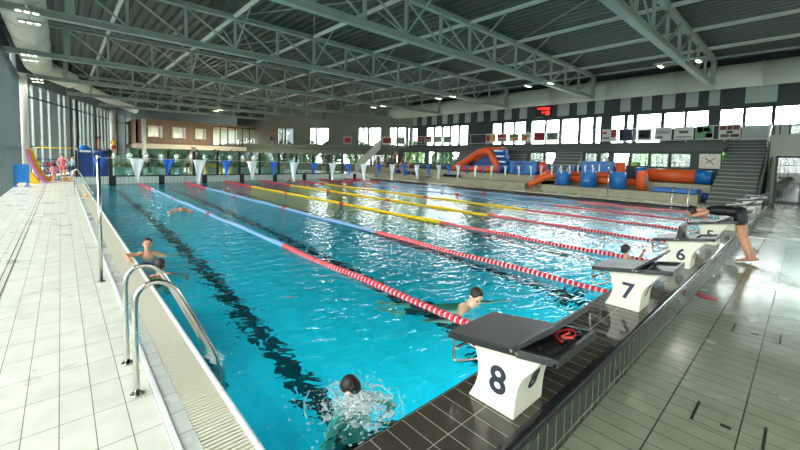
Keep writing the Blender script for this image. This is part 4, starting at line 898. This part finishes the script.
def person(loc, J, label, skin, hairm, s=1., face=(0, 1, 0), up=(0, 0, 1), vox=.012, female=False, clothes=(), hair='short', group=None, kids=1., handup=(0, 0, 1), cat='person', curl=.35):
    """J: joints in world coordinates"""
    root = thing('person', label, cat, loc, 0, group)
    V = {k: Vector(v) for k, v in J.items()}
    mb = MB(); sh = V['shR']-V['shL']; shn = sh.normalized(); nk = V['neck']; pel = V['pelvis']; ch = V['chest']
    def torso(mb, g=0., low=True, top=True):
        if top: mb.ell(ch, ((.155 if not female else .135)*s+g, .105*s+g, .17*s+g), 14, 10, frame(nk-pel, shn))
        if top: mb.ell(ch.lerp(nk, .55), (.13*s+g, .085*s+g, .1*s+g), 14, 10, frame(nk-ch, shn))
        mb.ell(ch.lerp(pel, .5), (.125*s+g, .095*s+g, .16*s+g), 14, 10, frame(ch-pel, shn))
        if low: mb.ell(pel, ((.15 if female else .14)*s+g, .115*s+g, .12*s+g), 14, 10, frame(ch-pel, V['hipR']-V['hipL']))
    torso(mb)
    limb(mb, [nk-(V['head']-nk)*.3, V['head']], [.056*s, .048*s])
    for q in 'LR':
        limb(mb, [V['sh'+q]-(V['sh'+q]-nk)*.35, V['sh'+q]], [.055*s, .056*s])
        limb(mb, [V['sh'+q], V['el'+q], V['wr'+q]], [.05*s, .037*s, .026*s])
        hd = V['wr'+q]-V['el'+q] if 'hd'+q not in V else V['hd'+q]
        hand_mesh(mb, V['wr'+q], hd, handup, s, curl, 1 if q == 'R' else -1)
        limb(mb, [V['hip'+q], V['kn'+q], V['an'+q]], [.086*s, .056*s, .036*s])
        a, k = V['an'+q], V['kn'+q]; cal = k.lerp(a, .3)+ (Vector((0, 0, 0))); mb.ell(cal, (.05*s, .055*s, .11*s), 10, 8, frame(k-a, shn))
        t_ = V['to'+q]; mb.tube([a+(a-t_)*.25-Vector((0, 0, 0)), a.lerp(t_, .4), t_], [.032*s, .036*s, .022*s], 10); mb.ell(a+(a-t_)*.25, .032*s, 8, 6); mb.ell(t_, (.03*s), 8, 6)
    hs = s*kids; f = Vector(face).normalized(); u = Vector(up); u = (u-f*u.dot(f)).normalized(); x = f.cross(u); H = V['head']
    HM = Matrix((x, f, u)).transposed()
    def hp(a, b, c): return H+HM @ Vector((a*hs, b*hs, c*hs))
    mb.ell(hp(0, -.008, .022), (.076*hs, .094*hs, .088*hs), 16, 12, HM); mb.ell(hp(0, .018, -.045), (.055*hs, .066*hs, .065*hs), 12, 10, HM)
    mb.ell(hp(0, .094, -.01), (.012*hs, .02*hs, .022*hs), 8, 6, HM); mb.ell(hp(0, .082, -.075), (.022*hs, .014*hs, .014*hs), 8, 6, HM)
    for q in (-1, 1): mb.ell(hp(q*.078, -.005, -.01), (.01*hs, .018*hs, .03*hs), 8, 6, HM); mb.ell(hp(q*.033, .077, .022), (.02*hs, .008*hs, .008*hs), 8, 6, HM)
    body = bake(world_part(root, 'body', mb, skin), vox)
    if vox < .02:
        for q in (-1, 1): world_part(root, 'eye', MB().ell(hp(q*.031, .079, .006), (.013*hs, .008*hs, .007*hs), 8, 6, HM), eye_m); world_part(root, 'eyebrow', MB().ell(hp(q*.032, .083, .03), (.017*hs, .006*hs, .004*hs), 8, 6, HM), hairm)
        world_part(root, 'mouth', MB().ell(hp(0, .086, -.05), (.022*hs, .006*hs, .006*hs), 8, 6, HM), lip_m)
    m_ = MB()
    if hair == 'short':
        m_.ell(hp(0, -.022, .038), (.083*hs, .095*hs, .083*hs), 18, 12, HM); m_.ell(hp(0, -.05, .0), (.076*hs, .062*hs, .075*hs), 14, 10, HM)
    elif hair == 'cap':
        m_.ell(hp(0, -.016, .036), (.084*hs, .1*hs, .085*hs), 18, 12, HM)
    else:
        m_.ell(hp(0, -.022, .036), (.086*hs, .1*hs, .086*hs), 18, 12, HM); m_.ell(hp(0, -.07, -.02), (.08*hs, .06*hs, .11*hs), 14, 10, HM); m_.ell(hp(0, -.1, .04), (.035*hs, .04*hs, .035*hs), 10, 8, HM)
        for q in (-1, 1): m_.ell(hp(q*.07, -.02, -.04), (.022*hs, .045*hs, .08*hs), 10, 8, HM)
    bake(world_part(root, 'swim_cap' if hair == 'cap' else 'hair', m_, hairm), max(.009, vox*.9), 3)
    for (nm, kind, m2) in clothes:
        q = MB(); g = .011*s
        if kind in ('suit', 'tank'): torso(q, g)
        if kind == 'top': torso(q, g, low=False)
        if kind in ('trunks', 'shorts', 'suit', 'brief'):
            q.ell(pel, (.15*s+g, .115*s+g, .1*s+g), 14, 10, frame(ch-pel, V['hipR']-V['hipL']))
            L_ = {'brief': .12, 'suit': .4, 'shorts': .75, 'trunks': .5}[kind]
            for h in 'LR': k = V['hip'+h].lerp(V['kn'+h], L_); limb(q, [V['hip'+h], k], [.088*s+g, (.088-.03*L_)*s+g])
        bake(world_part(root, nm, q, m2), max(vox, .012), 3)
    return root
def rig(base, ang, H=1.7, pose='stand', arms='down', lean=0.):
    """preset joints; ang: facing direction about Z (0 = +Y)"""
    s = H/1.75; M_ = Matrix.Translation(base) @ Matrix.Rotation(ang, 4, 'Z')
    J = dict(pelvis=(0, 0, .95), chest=(0, .01, 1.24), neck=(0, 0, 1.46), head=(0, .03, 1.62), shL=(-.19, 0, 1.41), shR=(.19, 0, 1.41), hipL=(-.09, 0, .9), hipR=(.09, 0, .9))
    if pose == 'stand': J.update(knL=(-.1, .02, .49), knR=(.1, .02, .49), anL=(-.1, 0, .075), anR=(.1, 0, .075), toL=(-.12, .16, .03), toR=(.12, .16, .03))
    if pose == 'walk': J.update(knL=(-.1, .16, .5), knR=(.1, -.04, .49), anL=(-.1, .2, .085), anR=(.1, -.24, .1), toL=(-.12, .36, .03), toR=(.12, -.09, .03))
    if pose == 'sit':
        for k in list(J): J[k] = (J[k][0], J[k][1], J[k][2]-.5*1)
        J.update(knL=(-.12, .42, .47), knR=(.12, .42, .47), anL=(-.12, .44, .07), anR=(.12, .44, .07), toL=(-.13, .6, .03), toR=(.13, .6, .03))
    z = J['shL'][2]
    A = {'down': ((-.25, .02, z-.3), (-.27, .08, z-.56)), 'fwd': ((-.22, .12, z-.27), (-.14, .34, z-.24)), 'up': ((-.36, .05, z-.02), (-.42, .1, z+.24)), 'lap': ((-.24, .08, z-.28), (-.12, .3, z-.36)), 'akimbo': ((-.34, -.08, z-.26), (-.18, .06, z-.42))}[arms]
    J.update(elL=A[0], wrL=A[1], elR=(-A[0][0],)+A[0][1:], wrR=(-A[1][0],)+A[1][1:])
    return {k: M_ @ (Vector(v)*s) for k, v in J.items()}
# woman bending over starting block 5
bx_, by_ = 9.78, 1.0
Jw = dict(pelvis=(9.86, .86, 1.03), chest=(9.8, 1.13, 1.04), neck=(9.77, 1.38, 1.02), head=(9.75, 1.60, .97), shL=(9.60, 1.33, .99), shR=(9.96, 1.33, .99),
          hipL=(9.77, .84, .98), hipR=(9.95, .84, .98), knL=(9.80, .80, .56), knR=(9.95, .77, .56), anL=(9.86, .66, .125), anR=(9.98, .60, .125), toL=(9.85, .84, .075), toR=(9.97, .78, .075),
          elL=(9.58, 1.52, .90), wrL=(9.74, 1.46, .875), elR=(9.99, 1.50, .90), wrR=(9.86, 1.40, .88), hdL=(.9, -.3, 0), hdR=(-.9, -.3, 0))
person((9.86, .75, .04), Jw, 'barefoot person in a black swimsuit bending forward over starting block 5', skin_m, hair_b, s=.97, face=(-.25, .8, -.35), vox=.009, female=True, clothes=[('swimsuit', 'suit', suit_black)], hair='long')
# man beside the nearest rope
hx, hy = 3.98, 2.82
Jm = dict(head=(hx, hy, .15), neck=(hx-.03, hy+.06, .02), chest=(hx-.1, hy+.26, -.13), pelvis=(hx-.25, hy+.62, -.32), shL=(hx-.22, hy+.05, .01), shR=(hx+.15, hy+.2, -.02), hipL=(hx-.35, hy+.62, -.36), hipR=(hx-.17, hy+.72, -.36),
          knL=(hx-.55, hy+.95, -.55), knR=(hx-.3, hy+1.12, -.6), anL=(hx-.5, hy+1.3, -.75), anR=(hx-.35, hy+1.5, -.8), toL=(hx-.5, hy+1.45, -.82), toR=(hx-.33, hy+1.66, -.87),
          elL=(hx-.46, hy-.02, -.1), wrL=(hx-.66, hy+.14, -.07), elR=(hx+.38, hy+.1, -.12), wrR=(hx+.58, hy-.05, -.08))
man = person((hx, hy, -.1), Jm, 'short haired person up to the neck in the water beyond starting block 8', skin_l, hair_d, s=1., face=(-.35, -.75, -.55), vox=.01, clothes=[('swim_trunks', 'trunks', suit_black)], hair='short')
# child between blocks 7 and 6
hx, hy = 8.14, 2.3
Jc = dict(head=(hx, hy, .25), neck=(hx, hy-.01, .11), chest=(hx, hy, -.08), pelvis=(hx-.02, hy+.08, -.36), shL=(hx+.14, hy+.03, .04), shR=(hx-.14, hy-.03, .04), hipL=(hx+.07, hy+.08, -.4), hipR=(hx-.1, hy+.05, -.4),
          knL=(hx+.1, hy+.05, -.72), knR=(hx-.12, hy, -.72), anL=(hx+.1, hy+.15, -1.05), anR=(hx-.12, hy+.15, -1.05), toL=(hx+.1, hy, -1.12), toR=(hx-.12, hy-.03, -1.12),
          elL=(hx+.4, hy-.12, .0), wrL=(hx+.62, hy-.14, .14), elR=(hx-.26, hy-.2, -.08), wrR=(hx-.3, hy-.4, -.05))
person((hx, hy, -.1), Jc, 'dark haired child in the water behind starting block 7', skin_l, hair_d, s=.8, kids=1.18, face=(.75, -.35, .0), vox=.009, clothes=[('swim_trunks', 'trunks', suit_blue)], hair='short')
# boy holding the left edge, facing us
hx, hy = 1.13, 8.05
Ja = dict(head=(hx, hy, .27), neck=(hx, hy+.02, .13), chest=(hx+.02, hy+.05, -.05), pelvis=(hx+.06, hy+.15, -.34), shL=(hx+.15, hy+.03, .06), shR=(hx-.14, hy+.03, .08), hipL=(hx+.12, hy+.14, -.38), hipR=(hx, hy+.14, -.38),
          knL=(hx+.2, hy+.2, -.68), knR=(hx+.05, hy+.05, -.68), anL=(hx+.2, hy+.4, -.95), anR=(hx+.08, hy+.3, -.95), toL=(hx+.2, hy+.3, -1.05), toR=(hx+.1, hy+.2, -1.05),
          elL=(hx+.35, hy+.0, -.05), wrL=(hx+.58, hy+.06, -.02), elR=(hx-.33, hy+.0, .115), wrR=(hx-.30, hy-.26, .085))
person((hx, hy, -.1), Ja, 'dark haired boy in the water leaning one arm on the left pool edge', skin_m, hair_b, s=.8, kids=1.15, face=(-.12, -1, .0), vox=.009, clothes=[('swim_trunks', 'trunks', suit_blue)], hair='short')
hx, hy = 1.14, 6.95
Jb = dict(head=(hx, hy, .14), neck=(hx-.02, hy-.07, .02), chest=(hx-.03, hy-.1, -.16), pelvis=(hx, hy, -.42), shL=(hx-.15, hy-.1, -.04), shR=(hx+.13, hy-.1, -.04), hipL=(hx-.06, hy, -.46), hipR=(hx+.06, hy, -.46),
          knL=(hx-.06, hy+.05, -.76), knR=(hx+.08, hy+.1, -.76), anL=(hx-.06, hy-.1, -1.05), anR=(hx+.08, hy-.1, -1.05), toL=(hx-.06, hy, -1.1), toR=(hx+.08, hy, -1.1),
          elL=(hx-.2, hy-.33, -.04), wrL=(hx-.1, hy-.5, .03), elR=(hx+.3, hy-.3, -.08), wrR=(hx+.26, hy-.52, -.03))
person((hx, hy, -.1), Jb, 'dark haired child in the water just behind the near left handrails', skin_m, hair_d, s=.78, kids=1.18, face=(.2, 1, .1), vox=.01, clothes=[('swim_trunks', 'trunks', suit_black)], hair='short')
# diver with dark wet hair, lower middle
def swim_rig(hx, hy, hz, ang, H=1.6):
    s = H/1.75; M_ = Matrix.Translation((hx, hy, hz)) @ Matrix.Rotation(ang, 4, 'Z')   # body trails along -local Y
    J = dict(head=(0, 0, 0), neck=(0, -.13, -.05), chest=(0, -.34, -.1), pelvis=(0, -.66, -.18), shL=(-.18, -.18, -.07), shR=(.18, -.18, -.07), hipL=(-.09, -.7, -.2), hipR=(.09, -.7, -.2), knL=(-.12, -1.1, -.28), knR=(.12, -1.08, -.36), anL=(-.12, -1.5, -.26), anR=(.12, -1.46, -.42), toL=(-.12, -1.65, -.3), toR=(.12, -1.6, -.47),
             elL=(-.4, .0, -.12), wrL=(-.3, .24, -.12), elR=(.42, -.08, -.12), wrR=(.36, .18, -.14))
    return {k: M_ @ (Vector(v)*s) for k, v in J.items()}
hx, hy = 1.74, 2.46
Jd = dict(head=(hx, hy, .01), neck=(hx-.01, hy-.06, -.11), chest=(hx-.03, hy-.12, -.32), pelvis=(hx-.05, hy-.1, -.62), shL=(hx-.17, hy-.1, -.17), shR=(hx+.15, hy-.08, -.17), hipL=(hx-.12, hy-.1, -.66), hipR=(hx+.03, hy-.1, -.66), knL=(hx-.14, hy+.1, -1.0), knR=(hx+.03, hy+.0, -1.02), anL=(hx-.14, hy-.1, -1.35), anR=(hx+.03, hy-.2, -1.35), toL=(hx-.14, hy+.05, -1.42), toR=(hx+.03, hy-.05, -1.42), elL=(hx-.3, hy-.14, -.34), wrL=(hx-.28, hy-.05, -.55), elR=(hx+.3, hy-.2, -.3), wrR=(hx+.32, hy-.1, -.5))
person((1.76, 2.45, -.1), Jd, 'swimmer with dark wet hair surfacing in splashing water, lower middle', skin_p, hair_b, s=.9, face=(-.3, .5, -.7), vox=.011, clothes=[('swim_trunks', 'trunks', suit_black)], hair='short')
person((2.85, 13.7, -.1), swim_rig(2.85, 13.7, .12, 2.9, 1.5), 'dark haired swimmer alone in the nearest lane, far from the edge', skin_m, hair_b, s=.9, face=(.1, -1, .1), vox=.014, clothes=[('swim_trunks', 'trunks', suit_red)], hair='short')
person((15.4, 19.8, -.1), swim_rig(14.9, 19.8, .1, .3, 1.6), 'distant dark haired swimmer between the far yellow ropes', skin_m, hair_b, s=.9, face=(-.6, -.8, .1), vox=.02, clothes=[('swim_trunks', 'trunks', suit_black)])
person((13.0, 26.9, -.1), swim_rig(13.0, 26.9, .12, -.5, 1.6), 'dark haired swimmer right at the far bulkhead', skin_m, hair_b, s=.9, face=(-.6, -.8, .1), vox=.02, clothes=[('swim_trunks', 'trunks', suit_black)])
person((10.2, 16.2, -.1), swim_rig(16.9, 2.6, .1, 1.5, 1.6), 'distant swimmer in the lane beyond the leaning person', skin_m, hair_b, s=.9, face=(-.6, -.8, .1), vox=.02, clothes=[('swim_trunks', 'trunks', suit_black)])
# standing and walking people far left
person((-.34, 30.3, .04), rig((-.34, 30.3, .04), .3, 1.12, 'stand', 'fwd'), 'small child in a pink swimsuit on the far left deck', skin_l, hair_d, s=.68, kids=1.25, face=(-.2, 1, 0), vox=.016, clothes=[('swimsuit', 'suit', suit_pink)], hair='long')
person((.06, 30.6, .04), rig((.06, 30.6, .04), 2.6, 1.72, 'stand', 'akimbo'), 'person with dark cap and pink top standing by the toy shelves', skin_l, hair_d, s=.97, face=(-.4, -1, 0), vox=.018, clothes=[('swimsuit', 'suit', mat('swim_coral', (232, 96, 110), .6))], hair='cap')
person((.5, 30.3, .04), rig((.5, 30.3, .04), -1.4, 1.65, 'walk', 'fwd'), 'person in black trunks striding beside the blue play tower', skin_l, hair_d, s=.93, face=(1, .2, -.2), vox=.018, clothes=[('top', 'top', mat('rash_blue', (120, 180, 220), .6)), ('swim_trunks', 'trunks', suit_black)])
tall = thing('lifeguard_chair', 'pale high platform behind the blue play tower', 'platform', (2.75, 33, .25)); world_part(tall, 'seat', MB().box(2.45, 3.05, 32.7, 33.3, 1.55, 1.63), steel_bright)
for a in (2.48, 3.02):
    for b in (32.73, 33.27): world_part(tall, 'leg', MB().box(a-.03, a+.03, b-.03, b+.03, .25, 1.55), steel_bright)
person((2.75, 33, 1.63), rig((2.75, 33.0, 1.63), 2.9, 1.25, 'stand', 'fwd'), 'child in a yellow top standing high behind the play tower', skin_m, hair_d, s=.75, kids=1.2, face=(-.2, -1, 0), vox=.018, clothes=[('top', 'top', mat('top_yellow', (236, 180, 30), .6)), ('swim_trunks', 'trunks', suit_red)])
# people behind the fence and on the terraces
person((16.9, 29.4, .25), rig((17.6, 29.6, .25), 2.5, 1.72, 'stand', 'akimbo'), 'person in black swim briefs standing behind the fence', skin_m, hair_b, s=1., face=(-.5, -1, 0), vox=.02, clothes=[('swim_briefs', 'brief', suit_black)])
cols = [((60, 62, 70), 'dark'), ((180, 40, 44), 'red'), ((50, 90, 60), 'green'), ((200, 190, 170), 'cream'), ((40, 70, 120), 'blue')]
seats = [(25.4, 28.6, .93, 1.9, 1, 'red', 'on the terrace steps below the far banners'), (25.2, 29.7, .93, 1.6, 2, 'green', 'on the terrace, left of the one in red'), (25.4, 27.4, .93, 1.5, 0, 'dark', 'on the terrace, right of the one in red'), (25.1, 31.0, .93, 1.7, 4, 'blue', 'at the far end of the terrace'), (25.3, 26.2, .93, 1.6, 3, 'cream', 'on the terrace beside the blue bag')]
for x, y, z, a, c, nm, w_ in seats:
    person((x, y, z), rig((x, y, z), a, 1.65, 'sit' if c != 1 else 'stand', 'lap'), 'distant person in a %s top %s' % (nm, w_), skin_m, hair_b, s=.93, face=(-1, -.2, 0), vox=.024, clothes=[('top', 'top', mat('cloth_'+nm, cols[c][0], .7)), ('trousers', 'shorts', suit_black)])
beh = [(12.6, 34.6, 'stand', 'dark trunks behind the fence, left of the lounging group', 2.9), (13.4, 35.2, 'stand', 'dark trunks further behind the red loungers', 2.2), (14.6, 34.9, 'sit', 'dark trunks sitting behind the middle red lounger', 3.), (4.6, 32.6, 'stand', 'dark trunks behind the leftmost planter box', 3.3), (7.4, 33.0, 'stand', 'dark trunks left of the pink post', 2.6)]
for x, y, ps, l, a in beh:
    person((x, y, .25), rig((x, y, .25), a, 1.6, ps, 'down' if ps == 'stand' else 'lap'), 'distant person in '+l, skin_l, hair_b, s=.93, face=(-.3, -1, 0), vox=.026, clothes=[('swim_trunks', 'trunks', suit_black)])
person((21.9, 47, 3.3), rig(MA @ Vector((18.6, -1.0, 3.3)), 2.4, 1.65, 'stand', 'lap'), 'distant person in red on the far upper gallery', skin_m, hair_b, s=.93, face=(-1, -.5, 0), vox=.026, clothes=[('top', 'top', mat('cloth_red', (0, 0, 0))), ('trousers', 'shorts', suit_black)])
# ------------------------------------------------------------------ foam and splashes
foam = bpy.data.materials.new('foam'); foam.use_nodes = True
nt = foam.node_tree; b = nt.nodes['Principled BSDF']; b.inputs['Base Color'].default_value = (.85, .93, .93, 1); b.inputs['Roughness'].default_value = .5; b.inputs['Alpha'].default_value = .28
def splash(name, label, c, spread, n, rmax, hmax, streaks=0):
    mb = MB()
    for _ in range(n):
        a = random.uniform(0, 2*PI); r = abs(random.gauss(0, .5)); x = c[0]+math.cos(a)*r*spread[0]; y = c[1]+math.sin(a)*r*spread[1]
        if not (WX0+.03 < x < WX1 and WY0+.03 < y): continue
        z = max(0, random.gauss(0, .35))*hmax*max(0, 1-r); q = random.uniform(.25, 1)**2*rmax
        mb.ell((x, y, z), (q*random.uniform(.8, 2.2), q*random.uniform(.8, 2.2), q*.35 if z < .02 else q*.8), 6, 4)
    for _ in range(n//45 if spread[0] < .5 else 0):
        a = random.uniform(0, 2*PI); r = random.uniform(0, .75); x = c[0]+math.cos(a)*r*spread[0]; y = c[1]+math.sin(a)*r*spread[1]
        if WX0+.06 < x and WY0+.08 < y: q = random.uniform(.015, .035); mb.ell((x, y, .0), (q*random.uniform(.7, 1.8), q*random.uniform(.7, 1.8), random.uniform(.003, .012)), 8, 4)
    for _ in range(streaks):
        a = random.uniform(0, 2*PI); r = random.uniform(.5, 1.1); p = []
        for k in range(9): p.append((c[0]+math.cos(a+k*.1)*(r+.02*random.uniform(-1, 1))*spread[0], c[1]+math.sin(a+k*.1)*(r+.02*random.uniform(-1, 1))*spread[1], .004))
        if all(WX0+.03 < q[0] and WY0+.03 < q[1] for q in p): mb.tube(p, [.001]+[random.uniform(.002, .006) for _ in range(7)]+[.001], 5)
    return tag(mb.build(name, foam), label, 'splash', kind='stuff')
splash('water_splash', 'white splash and foam round the dark haired swimmer, lower middle', (1.68, 2.28, 0), (.36, .42), 2600, .009, .06, 9)
splash('water_splash', 'small white splash at the foot of the near left handrails', (1.04, 3.72, 0), (.07, .22), 700, .009, .05, 0)
splash('water_splash', 'patch of white foam by the distant swimmer at the far yellow rope', (15.8, 20.5, 0), (1.6, 2.), 120, .05, .14)
splash('water_splash', 'patch of white foam near the far bulkhead in the middle lanes', (12.5, 25.6, 0), (1.8, 1.2), 100, .05, .1)
splash('water_splash', 'patch of white foam in the lanes beyond the leaning person', (17.2, 3.2, 0), (1.8, .8), 120, .035, .1)
